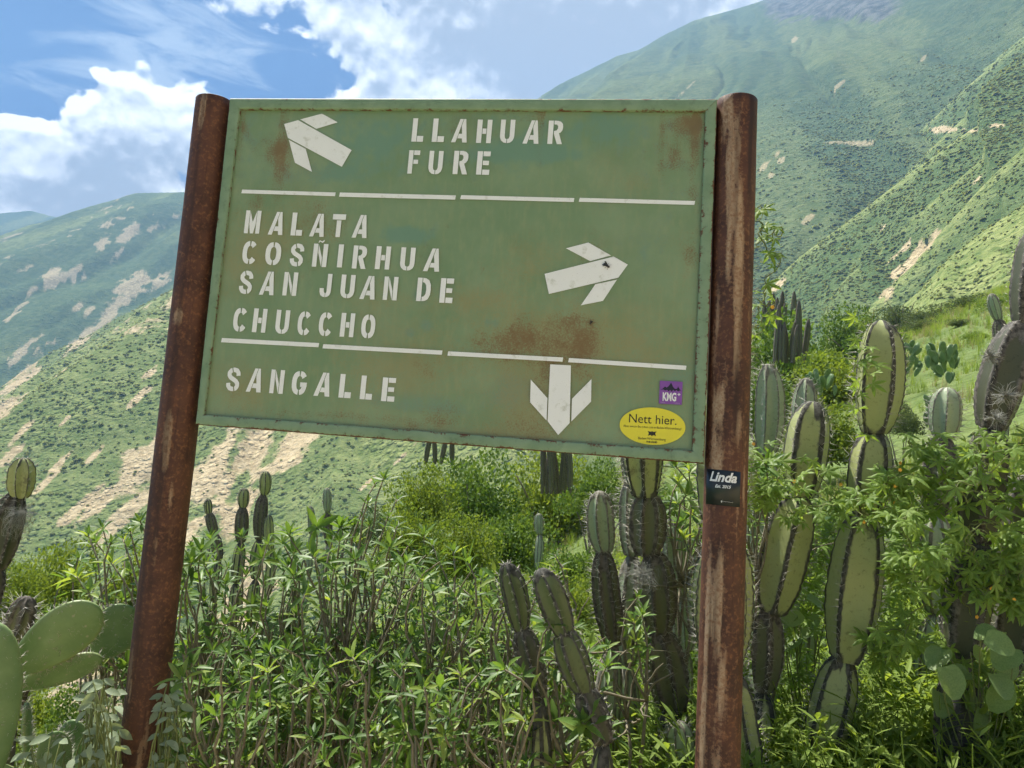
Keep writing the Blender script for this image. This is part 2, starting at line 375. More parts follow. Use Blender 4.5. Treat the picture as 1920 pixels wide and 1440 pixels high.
    o = link('terrain', me, MAT['terrain'], label='green canyon slopes with bare earth scars and grassy ground', kind='structure')
    return dict(X=X, Y=Y, Z=Z, R=R_, near=near, idx=idx, vis=vis, bare=bare, grass=grass, px=px, py=py, rock=rock, dd=dd)

MAT = {}
def terrain_material():
    m, t = material('slope_earth_and_grass')
    p = t.co('Object')
    bare, grass, rock, near = t.attr('bare'), t.attr('grass'), t.attr('rock'), t.attr('near')
    n1 = t.noise(p, 0.10, 6, 0.62); n2 = t.noise(p, 0.022, 4, 0.55); n3 = t.noise(p, 0.6, 5, 0.65)
    n4 = t.noise(t.map(p, (1, 1, .35)), 0.35, 5, 0.7)
    scrub = t.mix(t.step(n1, .35, .68), (0.078, 0.125, 0.042), (0.132, 0.178, 0.064))
    scrub = t.mix(t.step(n3, .5, .72), scrub, (0.055, 0.095, 0.030))
    lush = t.mix(t.step(n1, .35, .65), (0.190, 0.235, 0.072), (0.285, 0.315, 0.115))
    lush = t.mix(t.m('MULTIPLY', t.step(n4, .46, .66), .75), lush, (0.065, 0.115, 0.022))
    g = t.mix(t.m('MULTIPLY', grass, t.m('MULTIPLY_ADD', n2, 0.5, .7)), scrub, lush)
    g = t.mix(t.m('MULTIPLY', t.attr('far'), .62), g, t.mix(t.step(n1, .35, .65), (0.040, 0.075, 0.034), (0.085, 0.115, 0.052)))
    # dark bushes too far off to stand singly
    v = t.vor(p, 0.20); v2 = t.vor(p, 0.42)
    dots = t.m('MAXIMUM', t.step(v, .42, .22), t.m('MULTIPLY', t.step(v2, .40, .2), .6))
    dots = t.m('MULTIPLY', dots, t.m('MULTIPLY', t.step(n2, .38, .56), t.m('SUBTRACT', 1.0, t.m('MULTIPLY', near, 1.0))))
    g = t.mix(t.m('MULTIPLY', dots, t.m('MULTIPLY_ADD', grass, -.25, .32)), g, (0.055, 0.095, 0.040))
    soil = t.mix(t.step(n4, .35, .65), (0.37, 0.29, 0.165), (0.55, 0.45, 0.275))
    soil = t.mix(t.m('MULTIPLY', t.step(n1, .55, .72), .5), soil, (0.24, 0.20, 0.12))
    bf = t.step(t.m('ADD', bare, t.m('ADD', t.m('MULTIPLY_ADD', n3, 1.1, -.55), t.m('MULTIPLY_ADD', n1, 1.0, -.5))), .30, .85)
    c = t.mix(t.m('MULTIPLY', bf, t.m('MULTIPLY_ADD', t.attr('far'), -.35, 1.0)), g, soil)
    rk = t.mix(t.step(t.noise(t.map(p, (1, 1, .25)), .05, 6, .7), .4, .6), (0.055, 0.065, 0.055), (0.15, 0.155, 0.14))
    c = t.mix(t.step(t.m('ADD', rock, t.m('MULTIPLY_ADD', n1, .8, -.4)), .3, .6), c, rk)
    h = t.m('ADD', t.m('MULTIPLY', n1, 3.0), t.m('MULTIPLY', n3, .8))
    h = t.m('ADD', h, t.m('MULTIPLY', dots, 1.2))
    farb = t.bump(h, 0.8, 1.0)
    t.out(t.bsdf(c, 0.95, 0.05, farb)); return m
MAT['terrain'] = terrain_material()
TER = build_terrain()

def leaf_material(name, c1, c2, trans=0.45, rough=0.5, spec=0.3, tcol=None, obj_rand=True, scale=6.0):
    """leaf skin: diffuse + light coming through"""
    m, t = material(name)
    p = t.co('Object')
    f = t.noise(p, scale, 3, .6)
    rnd = t.n('ShaderNodeObjectInfo').outputs['Random'] if obj_rand else t.attr('rnd')
    f = t.m('ADD', t.m('MULTIPLY', t.step(f, .3, .7), .5), t.m('MULTIPLY', rnd, .5))
    c = t.mix(f, c1, c2)
    b = t.bsdf(c, rough, spec)
    tr = t.n('ShaderNodeBsdfTranslucent')
    tc = t.mix(1.0, c, tcol or (1.35, 1.25, .55), 'MULTIPLY')
    t.put(tr.inputs[0], tc)
    mx = t.n('ShaderNodeMixShader'); mx.inputs[0].default_value = trans
    t.put(mx.inputs[1], b); t.put(mx.inputs[2], tr.outputs[0]); t.out(mx.outputs[0]); return m

# ------------------------------------------------------------------ bushes dotted over the far slopes (too many to count)
def shrub_blob(seed, n=46):
    rng = np.random.default_rng(seed)
    # a low dome of leafy tufts: tilted little quads on a lumpy half ball
    V = []; F = []
    for i in range(n):
        th = rng.uniform(0, 2*math.pi); ph = math.acos(rng.uniform(-.05, 1))
        d = np.array([math.sin(ph)*math.cos(th), math.sin(ph)*math.sin(th), math.cos(ph)*.55])
        c = d*rng.uniform(.55, 1.0)
        nrm = d+np.array([0, 0, .9])+rng.normal(0, .4, 3); u, v, _ = frame_of(nrm); s = rng.uniform(.22, .42)
        a = rng.uniform(0, 6.28); u, v = u*math.cos(a)+v*math.sin(a), v*math.cos(a)-u*math.sin(a)
        k = len(V); V += [c-u*s-v*s*.7, c+u*s-v*s*.7, c+u*s*.6+v*s*.8, c-u*s*.6+v*s*.8]; F.append((k, k+1, k+2, k+3))
    return mesh('hill_shrub', V, F)
def scatter_nodes(name, objs):
    g = bpy.data.node_groups.new(name, 'GeometryNodeTree')
    g.interface.new_socket('Geometry', in_out='INPUT', socket_type='NodeSocketGeometry')
    g.interface.new_socket('Geometry', in_out='OUTPUT', socket_type='NodeSocketGeometry')
    N = g.nodes; gi = N.new('NodeGroupInput'); go = N.new('NodeGroupOutput'); L = g.links
    ip = N.new('GeometryNodeInstanceOnPoints'); L.new(gi.outputs[0], ip.inputs['Points'])
    j = N.new('GeometryNodeJoinGeometry')
    gt = N.new('GeometryNodeGeometryToInstance')
    for o in objs[::-1]:
        oi = N.new('GeometryNodeObjectInfo'); oi.inputs[0].default_value = o; oi.inputs['As Instance'].default_value = True
        L.new(oi.outputs['Geometry'], gt.inputs[0])
    L.new(gt.outputs[0], ip.inputs['Instance'])
    if len(objs) > 1:
        N.remove(gt); j2 = N.new('GeometryNodeJoinGeometry')
        for o in objs[::-1]:
            oi = N.new('GeometryNodeObjectInfo'); oi.inputs[0].default_value = o; oi.inputs['As Instance'].default_value = True
            L.new(oi.outputs['Geometry'], j2.inputs[0])
        L.new(j2.outputs[0], ip.inputs['Instance']); ip.inputs['Pick Instance'].default_value = True
    def attr(nm, typ):
        a = N.new('GeometryNodeInputNamedAttribute'); a.data_type = typ; a.inputs[0].default_value = nm; return a.outputs[0]
    rx = N.new('ShaderNodeCombineXYZ'); L.new(attr('rz', 'FLOAT'), rx.inputs[2])
    L.new(rx.outputs[0], ip.inputs['Rotation']); L.new(attr('sc', 'FLOAT'), ip.inputs['Scale'])
    N.remove(j); L.new(ip.outputs[0], go.inputs[0]); return g
def scatter(name, P, scale, protos, label, seed=0):
    rng = np.random.default_rng(seed)
    me = mesh(name, P, [], attrs=dict(sc=scale, rz=rng.uniform(0, 6.28, len(P))))
    o = link(name, me, label=label, kind='stuff')
    md = o.modifiers.new('scatter', 'NODES'); md.node_group = scatter_nodes(name, protos); return o
def proto(name, me, mat):
    """a source shape kept out of the scene; only its instances are drawn"""
    me.materials.append(mat); return bpy.data.objects.new(name, me)
def hill_shrubs():
    T = TER; rng = np.random.default_rng(4)
    X, Y, Z, R_ = T['X'], T['Y'], T['Z'], T['R']
    # cell areas
    dA = np.gradient(np.arctan2(X[:, 5], Y[:, 5]))[:, None]*np.gradient(R_[0])[None, :]*R_
    ok = T['vis'] & (~T['near']) & (R_ > 90) & (R_ < 1100) & (np.abs(np.arctan2(X, Y)) < math.radians(43))
    clump = fbm(X/22, (Y+Z)/22, 4, 301)
    dens = (.55+.45*sstep(.30, .62, clump))*(1-.85*T['grass'])*(1-.80*T['bare'])*sstep(1000, 350, R_)*0.34
    dens = np.where(T['idx'] == 8, .30*sstep(.3, .62, clump), dens)
    lam = np.where(ok, dens*dA, 0)
    cnt = rng.poisson(lam)
    i, j = np.nonzero(cnt); rep = cnt[i, j]; i = np.repeat(i, rep); j = np.repeat(j, rep)
    keep = (i > 0) & (i < X.shape[0]-1) & (j < X.shape[1]-1); i = i[keep]; j = j[keep]
    a = rng.random(len(i))[:, None]; b = rng.random(len(i))[:, None]
    P = np.stack([X, Y, Z], -1)
    Q = (P[i, j]*(1-a)+P[i+1, j]*a)*(1-b)+(P[i, j+1]*(1-a)+P[i+1, j+1]*a)*b
    s = rng.lognormal(0, .35, len(i))*0.60*np.clip(R_[i, j]/420, .62, 1.4)
    Q[:, 2] += s*.12
    print('hill shrubs', len(Q))
    mats = leaf_material('hill_shrub_leaf', (0.225, 0.270, 0.100), (0.310, 0.345, 0.140), .55, .7, .1)
    pr = [proto('hill_shrub', shrub_blob(k), mats) for k in range(4)]
    scatter('hillside_scrub', Q, s, pr, 'dark green scrub dotted over the canyon slopes')
hill_shrubs()

# ------------------------------------------------------------------ air
def haze():
    V, F = box((-3800, -120, -460), (3800, 3250, 1750))
    m, t = material('haze_air')
    pv = t.n('ShaderNodeVolumePrincipled'); pv.inputs['Color'].default_value = (0.30, 0.55, 0.92, 1)
    pv.inputs['Density'].default_value = HAZE; pv.inputs['Anisotropy'].default_value = 0.0
    t.out(None, pv.outputs[0])
    link('haze', mesh('haze', V, F), m, label='thin bluish air over the canyon', kind='stuff')
HAZE = 0.00031

# ------------------------------------------------------------------ the trail sign
SA = np.array([-0.8921, 2.2084, 0.0]); SYAW = -0.1307
SX = np.array([math.cos(SYAW), math.sin(SYAW), 0]); SN = np.array([-math.sin(SYAW), math.cos(SYAW), 0])   # SN points away from the camera
def sgn(x, y, off=0.0):
    """pixel -> (u, v) on the sign's face, v = height above ground"""
    d = ray(x, y); o = SA+SN*off
    t = ((o-CAM)@SN)/(d@SN); P = CAM+t*d-SA
    return np.array([P@SX, (CAM+t*d)[2]])
def rust_material(name, base_attr=True):
    m, t = material(name); p = t.co('Object')
    tan, dark = t.attr('tan'), t.attr('dark')
    ps = t.map(p, (1, 1, .14))
    n1 = t.noise(ps, 60, 6, .65); n2 = t.noise(p, 90, 6, .7); n3 = t.noise(p, 9, 4, .6); n4 = t.noise(t.map(p, (1, 1, .04)), 130, 4, .6)
    c = t.mix(t.step(n3, .3, .7), (0.050, 0.020, 0.013), (0.112, 0.045, 0.025))
    c = t.mix(t.m('MULTIPLY', t.step(n2, .48, .68), .7), c, (0.235, 0.100, 0.044))
    c = t.mix(t.m('MULTIPLY', t.step(n1, .58, .70), .25), c, (0.22, 0.11, 0.055))
    tf = t.step(t.m('ADD', tan, t.m('ADD', t.m('MULTIPLY_ADD', n1, 1.5, -.75), t.m('MULTIPLY_ADD', n2, 1.7, -.85))), .36, .92)
    tc = t.mix(t.step(n2, .4, .66), (0.43, 0.30, 0.185), (0.25, 0.135, 0.072))
    c = t.mix(t.m('MULTIPLY', tf, .9), c, tc)
    c = t.mix(t.m('MULTIPLY', t.step(n4, .60, .70), .45), c, (0.030, 0.012, 0.009))
    c = t.mix(t.m('MULTIPLY', dark, .7), c, (0.030, 0.014, 0.011))
    nb = t.m('ADD', n2, t.m('MULTIPLY', tf, .5))
    t.out(t.bsdf(c, t.m('MULTIPLY_ADD', n2, .3, .50), .35, t.bump(nb, .25, .002))); return m
def green_material(name):
    m, t = material(name); p = t.co('Object')
    rust, blue, tan = t.attr('rust'), t.attr('blue'), t.attr('tan')
    n1 = t.noise(p, 5, 5, .6); n2 = t.noise(t.map(p, (1, 1, .25)), 60, 6, .65); n3 = t.noise(p, 240, 5, .75); n4 = t.noise(p, 22, 5, .6)
    c = t.mix(t.step(n1, .3, .7), (0.168, 0.260, 0.132), (0.218, 0.305, 0.172))
    c = t.mix(t.m('MULTIPLY', t.step(n2, .45, .7), .35), c, (0.30, 0.325, 0.165))
    c = t.mix(t.m('MULTIPLY', t.step(t.m('ADD', blue, t.m('ADD', t.m('MULTIPLY_ADD', n2, .9, -.45), t.m('MULTIPLY_ADD', n4, 1.4, -.7))), .25, .75), .85), c, (0.150, 0.270, 0.190))
    c = t.mix(t.m('MULTIPLY', t.step(t.m('ADD', tan, t.m('ADD', t.m('MULTIPLY_ADD', n4, .8, -.4), t.m('MULTIPLY_ADD', n3, 1.6, -.8))), .15, .88), .68), c, (0.285, 0.245, 0.105))
    rf = t.step(t.m('ADD', rust, t.m('ADD', t.m('MULTIPLY_ADD', n4, .9, -.45), t.m('MULTIPLY_ADD', n3, 1.9, -.95))), .25, .95)
    rc = t.mix(n4, (0.215, 0.115, 0.052), (0.145, 0.070, 0.036))
    c = t.mix(t.m('MULTIPLY', rf, .75), c, rc)
    t.out(t.bsdf(c, t.m('MULTIPLY_ADD', rf, .3, .48), .35, t.bump(t.m('ADD', n3, n4), .10, .001))); return m
def frame_material(name):
    m, t = material(name); p = t.co('Object'); edge = t.attr('edge')
    n1 = t.noise(p, 14, 5, .6); n3 = t.noise(p, 120, 5, .7); n2 = t.noise(p, 40, 5, .7)
    c = t.mix(t.step(n1, .3, .7), (0.175, 0.270, 0.165), (0.225, 0.320, 0.205))
    c = t.mix(t.m('MULTIPLY', t.step(n2, .5, .7), .4), c, (0.09, 0.14, 0.09))
    rf = t.step(t.m('ADD', edge, t.m('ADD', t.m('MULTIPLY_ADD', n2, 1.2, -.6), t.m('MULTIPLY_ADD', n3, .8, -.4))), .42, .60)
    c = t.mix(rf, c, t.mix(n3, (0.07, 0.026, 0.014), (0.15, 0.06, 0.03)))
    t.out(t.bsdf(c, .6, .3, t.bump(t.m('ADD', n3, rf), .3, .001))); return m
def paint_white(name):
    m, t = material(name); p = t.co('Object')
    n1 = t.noise(p, 160, 5, .7); n2 = t.noise(p, 8, 4, .6); n3 = t.noise(p, 35, 5, .65)
    c = t.mix(n2, (0.79, 0.80, 0.79), (0.87, 0.88, 0.87))
    c = t.mix(t.m('MULTIPLY', t.step(n3, .54, .75), .6), c, (0.46, 0.47, 0.38))
    c = t.mix(t.m('MULTIPLY', t.step(n1, .64, .74), .6), c, (0.22, 0.20, 0.12))
    t.out(t.bsdf(c, .55, .3)); return m
MAT['post'] = rust_material('rusty_pipe'); MAT['panel'] = green_material('weathered_green_paint')
MAT['rail'] = frame_material('green_angle_iron'); MAT['white'] = paint_white('stencilled_white_paint')

def gblob(U, W, lst):
    s = np.zeros_like(U)
    for x, y, rx, ry, a in lst:
        c = sgn(x, y); s = s+a*np.exp(-((U-c[0])/rx)**2-((W-c[1])/ry)**2)
    return s
def build_sign():
    root = empty('trail_sign', tuple(SA), 'rusty green metal trail sign with white stencilled village names and arrows', 'sign')
    root.rotation_euler = (0, 0, SYAW)
    tl, tr, bl, br = sgn(434, 188), sgn(1344, 190), sgn(370, 796), sgn(1319, 869)
    # inner (panel) corners: inside of the rails
    itl, itr, ibl, ibr = sgn(452, 207), sgn(1322, 211), sgn(385, 778), sgn(1297, 846)
    # ---- panel: thin folded sheet, a little wavy
    nu, nv = 170, 110
    a = np.linspace(-.008, 1.008, nu)[None, :]; b = np.linspace(-.012, 1.012, nv)[:, None]
    U = (ibl[0]*(1-a)+ibr[0]*a)*(1-b)+(itl[0]*(1-a)+itr[0]*a)*b
    W = (ibl[1]*(1-a)+ibr[1]*a)*(1-b)+(itl[1]*(1-a)+itr[1]*a)*b
    n = (fbm(U*2.2, W*2.2, 3, 401)-.5)*.0035+.0028*np.exp(-((U-.9)/.25)**2-((W-1.9)/.2)**2)
    rust = gblob(U, W, [(930, 650, .10, .05, .62), (1040, 640, .13, .06, .62), (1100, 640, .05, .05, .5), (800, 690, .05, .05, .45), (1070, 600, .06, .03, .4),
                        (515, 285, .05, .09, .42), (480, 378, .04, .04, .55), (560, 430, .06, .05, .35), (625, 425, .06, .05, .42), (590, 390, .05, .04, .35),
                        (1290, 232, .06, .035, .75), (1300, 280, .04, .10, .40), (1265, 290, .02, .07, .35), (1300, 480, .03, .08, .38), (905, 240, .02, .05, .3),
                        (1010, 720, .07, .10, .25), (890, 345, .03, .03, .3), (1000, 800, .15, .05, .35), (440, 730, .03, .03, .3), (670, 230, .04, .03, .3),
                        (1200, 850, .2, .03, .4), (640, 780, .3, .012, .35), (1310, 700, .012, .25, .35), (455, 300, .012, .3, .2), (840, 424, .008, .008, .5), (1108, 606, .009, .009, .8)])
    rust = rust*.92+.32*sstep(.60, .80, fbm(U*11, W*8, 4, 461))+.45*sstep(.60, .80, fbm(U*30, W*1.6, 3, 463))*sstep(2.2, 2.66, W)+.6*sstep(1.84, 1.70, W+.075*U)*fbm(U*12, W*3, 3, 465)
    low = sstep(2.55, 1.75, W)
    tan = gblob(U, W, [(560, 300, .10, .12, .5), (600, 430, .14, .08, .5), (480, 480, .10, .12, .5), (1050, 640, .25, .12, .55), (1230, 260, .12, .12, .35), (460, 730, .12, .08, .55),
                       (1000, 760, .14, .10, .55), (900, 830, .3, .04, .55), (750, 690, .16, .10, .4), (1000, 480, .10, .08, .45), (860, 560, .15, .05, .35), (1180, 350, .1, .05, .3), (700, 560, .12, .06, .3),
                       (880, 250, .05, .09, .3), (1130, 300, .05, .06, .3)]) + .20*low+.6*(fbm(U*3.1, W*3.1, 4, 411)-.5)
    blue = gblob(U, W, [(760, 440, .09, .03, .9), (960, 285, .12, .035, .7), (1040, 290, .06, .02, .6), (960, 730, .08, .05, .8), (770, 755, .2, .035, .7), (1270, 700, .05, .05, .8),
                        (800, 610, .02, .02, .8), (770, 625, .015, .015, .8), (930, 605, .012, .016, .9), (915, 605, .010, .016, .9), (790, 550, .03, .05, .7), (860, 640, .015, .02, .6), (700, 640, .03, .03, .3),
                        (1170, 760, .04, .06, .5), (500, 630, .10, .05, .35), (1210, 480, .08, .15, .35), (1150, 240, .1, .06, .4), (700, 270, .12, .08, .4), (600, 330, .15, .04, .35), (1120, 560, .08, .03, .4)]) + .34*sstep(2.1, 2.65, W)+.25*(fbm(U*4, W*9, 3, 421)-.5)  # bluer repaint; the rise towards the top partly paints a veil of light
    V = np.stack([U, n+0*U, W], -1).reshape(-1, 3)
    pm = mesh('panel', V, grid_faces(nv, nu)[:, ::-1].copy(), True, dict(rust=rust, tan=tan, blue=blue))
    pan = link('panel', pm, MAT['panel'], root)
    back = Acc(); m_ = .004
    Vb = [(*q, ) for q in [(ibl[0]-m_, .006, ibl[1]-m_), (ibr[0]+m_, .006, ibr[1]-m_), (itr[0]+m_, .006, itr[1]+m_), (itl[0]-m_, .006, itl[1]+m_)]]
    Vb += [(x, .009, z) for x, _, z in Vb]
    link('back_sheet', mesh('back_sheet', Vb, [(0, 1, 2, 3), (7, 6, 5, 4), (0, 4, 5, 1), (1, 5, 6, 2), (2, 6, 7, 3), (3, 7, 4, 0)], attrs=dict(edge=[.4]*8)), MAT['rail'], root)
    # ---- angle iron rails: proud flat strip and return leg
    def rail(o0, o1, i0, i1, off, worn=0.0):
        ns = 60; A = Acc(); rr = np.random.default_rng(int(o0[0]*1e4) % 9973)
        t = np.linspace(0, 1, ns)
        o = o0[None]*(1-t[:, None])+o1[None]*t[:, None]; i = i0[None]*(1-t[:, None])+i1[None]*t[:, None]
        rows = [(o, .030, .7), (o, -off, .55), (o*.9+i*.1, -off-.0015, .25), (o*.5+i*.5, -off-.0015, .02), (o*.12+i*.88, -off-.0015, .25), (i, -off, .34), (i, .004, .55)]
        V = np.concatenate([np.stack([q[:, 0], np.full(ns, y), q[:, 1]], -1) for q, y, e in rows])
        E = np.concatenate([np.full(ns, e) for q, y, e in rows])
        E = E+(rr.random(len(E))-.5)*.1+worn
        return mesh('rail', V, grid_faces(len(rows), ns), False, dict(edge=E))
    for nm, q in (('top', (tl, tr, itl, itr)), ('bottom', (br, bl, ibr, ibl)), ('left', (bl, tl, ibl, itl)), ('right', (tr, br, itr, ibr))):
        me = rail(*q, .011 if nm in ('top', 'bottom') else .009, .14 if nm in ('bottom', 'right') else .04)
        o = link('rail', me, MAT['rail'], root)
    # weld beads along the side joints
    for (x0, y0, x1, y1) in ((448, 210, 381, 778), (1327, 212, 1302, 846)):
        A = Acc(); p0, p1 = sgn(x0, y0), sgn(x1, y1); k = 90
        rr = np.random.default_rng(x0)
        s = np.linspace(0, 1, k); q = p0[None]*(1-s[:, None])+p1[None]*s[:, None]
        pts = np.stack([q[:, 0]+rr.normal(0, .0008, k), np.full(k, -.002)+rr.normal(0, .0012, k), q[:, 1]], -1)
        V, F = tube(pts, .0040+.0016*rr.random(k)*(rr.random(k) > .3), 6)
        A.add(V, F, edge=.95); link('weld_bead', A.mesh('weld_bead', True), MAT['rail'], root)
    # ---- posts
    for side in (0, 1):
        # axis fitted through two pixels of the photo's centre line
        (xa, ya), (xb, yb) = (((403.3, 192), (260, 1440)), ((1381.7, 192), (1345, 1440)))[side]
        r = .0555; off = .028
        pa, pb = sgn(xa, ya, off), sgn(xb, yb, off)
        z1 = pa[1]; z0 = -.45; nt = 150; na = 56
        zz = np.linspace(z0, z1, nt); th = np.arange(na)*2*math.pi/na
        uu = pb[0]+(pa[0]-pb[0])*(zz-pb[1])/(pa[1]-pb[1])
        TH, ZZ = np.meshgrid(th, zz)
        rad = r+(fbm(TH*1.6+5*side, ZZ*3, 3, 431)-.5)*.0012+(fbm(TH*6, ZZ*14, 3, 433)-.5)*.0008
        V = np.stack([uu[:, None]+rad*np.cos(TH), off+rad*np.sin(TH), ZZ], -1)
        # worn paint: angle around (screen left..right across the front) and height
        S = np.cos(TH); front = np.sin(TH) < .2           # S -1 left edge, +1 right edge
        tan = np.zeros_like(TH); dark = np.zeros_like(TH)
        spots = ([(-.1, 225, .20, .075, .95), (.0, 600, .22, .022, .75), (-.35, 600, .12, .02, .5), (.05, 820, .22, .07, .95), (.12, 868, .16, .05, .7), (.55, 930, .12, .06, .6), (.1, 1040, .15, .09, .32),
                  (-.5, 1250, .12, .10, .62), (-.3, 1290, .06, .06, .5), (.55, 1400, .16, .10, .6), (-.7, 1430, .14, .10, .55), (-.75, 330, .08, .2, .35), (-.3, 480, .04, .2, .3)],
                 [(-.55, 230, .22, .06, .6), (-.1, 280, .22, .09, .75), (-.5, 330, .10, .09, .55), (.05, 420, .30, .12, .55), (-.35, 470, .10, .14, .40), (.15, 520, .22, .10, .8), (.2, 640, .20, .10, .7), (-.7, 600, .12, .14, .4),
                  (-.55, 760, .20, .045, .95), (.35, 800, .10, .05, .7), (-.62, 860, .20, .07, .8), (-.45, 900, .10, .06, .45), (.75, 900, .06, .08, .5),
                  (-.3, 1080, .16, .07, .62), (-.55, 1130, .14, .08, .62), (-.25, 1170, .10, .09, .70), (-.1, 1260, .14, .06, .85), (-.75, 1200, .08, .2, .55), (-.8, 1400, .1, .15, .5), (-.1, 1330, .3, .05, .25), (-.2, 1420, .3, .07, .3)])[side]
        for s0, py, rs, rz, a in spots:
            zc = sgn(xa+(xb-xa)*(py-ya)/(yb-ya), py, off)[1]
            tan = tan+a*np.exp(-((S-s0)/rs)**2-((ZZ-zc)/rz)**2)*front
        tan = tan*(.25+1.5*fbm(TH*6, ZZ*13, 4, 441+side))*1.55+(.04, .20)[side]+.55*(fbm(TH*8, ZZ*1.4, 4, 443+side)-.5)
        dark = sstep(.55, .75, fbm(TH*3, ZZ*1.6, 4, 451+side))*.8+.5*(ZZ > z1-.02)
        if side: dark = dark+.6*np.exp(-((S-.62)/.28)**2)*sstep(2.15, 2.6, ZZ)+.7*np.exp(-((S-.2)/.3)**2-((ZZ-1.85)/.12)**2)
        F = grid_faces(nt, na, True)
        V = V.reshape(-1, 3); k = len(V)
        # rounded worn rim and cap
        cap = []; tn = list(tan.ravel()); dk = list(dark.ravel())
        for rr_, dz in ((.975, .0015), (.90, .002), (.4, .0022)):
            cap.append(np.stack([uu[-1]+r*rr_*np.cos(th), off+r*rr_*np.sin(th), np.full(na, z1+dz)], -1)); tn += [.1]*na; dk += [.5]*na
        V = np.concatenate([V]+cap+[np.array([[uu[-1], off, z1+.0022]])]); tn.append(.1); dk.append(.5)
        Fl = [tuple(f) for f in F.tolist()]
        for c in range(3):
            b0 = k-na+c*na
            Fl += [(b0+j, b0+(j+1) % na, b0+na+(j+1) % na, b0+na+j) for j in range(na)]
        Fl += [(k+2*na+j, k+2*na+(j+1) % na, k+3*na) for j in range(na)]
        link('post', mesh('post', V, Fl, True, dict(tan=tn, dark=dk)), MAT['post'], root)
        POST.append((uu[-1], pa, pb, off, r))
    # ---- painted arrows and dividing dashes
    def flat(name, polys, off, parent=root, mat=MAT['white'], label=None):
        V = []; F = []
        for P in polys:
            k = len(V); Q = [sgn(*p) for p in P]; V += [(q[0], -off, q[1]) for q in Q]; F.append(tuple(range(k, k+len(P))))
        return link(name, mesh(name, V, F), mat, parent, label=label)
    z = lambda o, s, L: [(o[0]+x*s, o[1]+y*s) for x, y in L]
    s1 = 350/1920; o1 = (350, 150)
    arrows = [('white arrow pointing up and left', [z(o1, s1, L) for L in ([(1007, 457), (1150, 417), (1700, 725), (1600, 897), (1045, 600)], [(1172, 410), (1395, 350), (1557, 440), (1337, 507)], [(1055, 620), (1228, 712), (1293, 950), (1117, 855)])]),
              ('white arrow pointing right', [z((980, 440), 220/1920, L) for L in ([(360, 645), (1490, 362), (1720, 495), (1565, 708), (430, 975)], [(710, 228), (1075, 133), (1445, 345), (1105, 437)], [(1190, 815), (1543, 740), (1315, 1087), (952, 1160)])]),
              ('white arrow pointing down', [z((970, 660), 170/1440, L) for L in ([(523, 198), (852, 215), (832, 1130), (650, 1320), (482, 1100), (497, 720)], [(215, 440), (480, 735), (465, 1090), (203, 800)], [(1178, 432), (1172, 790), (858, 1105), (868, 745)])])]
    for lab, polys in arrows:
        ar = flat('arrow', [polys[0]], .0028, label=lab)
        for wing in polys[1:]: flat('arrow_wing', [wing], .0028, ar)
    dash = [(455, 356, 630, 361.5, 7), (638, 361.5, 855, 367, 8), (865, 366.5, 1077, 372, 7.5), (1087, 371.5, 1303, 377.5, 7.5),
            (417, 634, 599, 643.5, 8), (607, 645.5, 830, 657.5, 8), (841, 659, 1056, 670.5, 8), (1067, 671.5, 1287, 686, 8)]
    for x0, y0, x1, y1, h in dash:
        flat('divider_dash', [[(x0, y0), (x1, y1), (x1-1.2, y1+h), (x0-1.8, y0+h)]], .0028)
    # ---- stencil letters
    G = glyphs()
    rows = [((740, 200), 340/1920, 247, .09, 'LLAHUAR', [(178, 300, 374), (393, 520, 377), (598, 764, 381), (862, 1018, 388), (1110, 1262, 388), (1353, 1523, 395), (1616, 1772, 399)]),
            ((740, 200), 340/1920, 247, .09, 'FURE', [(135, 252, 712), (352, 500, 718), (614, 768, 718), (862, 1000, 723)]),
            ((420, 380), 440/1920, 187, .10, 'MALATA', [(165, 290, 252), (360, 480, 263), (546, 638, 270), (698, 818, 278), (877, 984, 282), (1045, 1168, 288)]),
            ((420, 380), 440/1920, 188, .10, 'COSnIRHUA', [(145, 262, 502), (332, 460, 511), (535, 645, 522), (720, 838, 525), (925, 966, 531), (1047, 1160, 540), (1235, 1353, 545), (1437, 1555, 555), (1628, 1762, 562)]),
            ((420, 490), 460/1920, 183, .10, 'SANJUANDE', [(115, 217, 255), (275, 390, 262), (458, 566, 268), (744, 834, 280), (907, 1016, 288), (1060, 1180, 296), (1243, 1352, 303), (1504, 1612, 312), (1685, 1787, 325)]),
            ((420, 490), 460/1920, 186, .10, 'CHUCCHO', [(66, 174, 549), (220, 325, 555), (398, 504, 566), (570, 674, 577), (736, 842, 584), (906, 1013, 590), (1068, 1177, 601)]),
            ((400, 660), 380/1920, 224, .10, 'SANGALLE', [(118, 244, 368), (310, 452, 376), (532, 660, 390), (736, 878, 402), (950, 1102, 415), (1187, 1302, 432), (1388, 1502, 447), (1590, 1715, 465)])]
    gm = {}
    for (ox, oy), sc, cap, sl, word, boxes in rows:
        for ch, (x0, x1, yb) in zip(word, boxes):
            h_ = cap*(1.05 if ch == 'E' and yb == 325 else 1.0)
            p0 = sgn(ox+x0*sc, oy+yb*sc); p1 = sgn(ox+x1*sc, oy+(yb+3)*sc); pt = sgn(ox+(x0+sl*h_)*sc, oy+(yb-h_)*sc)
            if ch not in gm: 
                V = []; F = []
                for P in G[ch]:
                    k = len(V); V += [(x, 0, y) for x, y in P]; F.append(tuple(range(k, k+len(P))))
                gm[ch] = mesh('letter', V, F)
            o = link('letter', gm[ch], MAT['white'], root)
            o.location = (p0[0], -.0029, p0[1]); o.scale = (p1[0]-p0[0], 1, pt[1]-p0[1]); o.rotation_euler = (0, .012, 0)
    return root
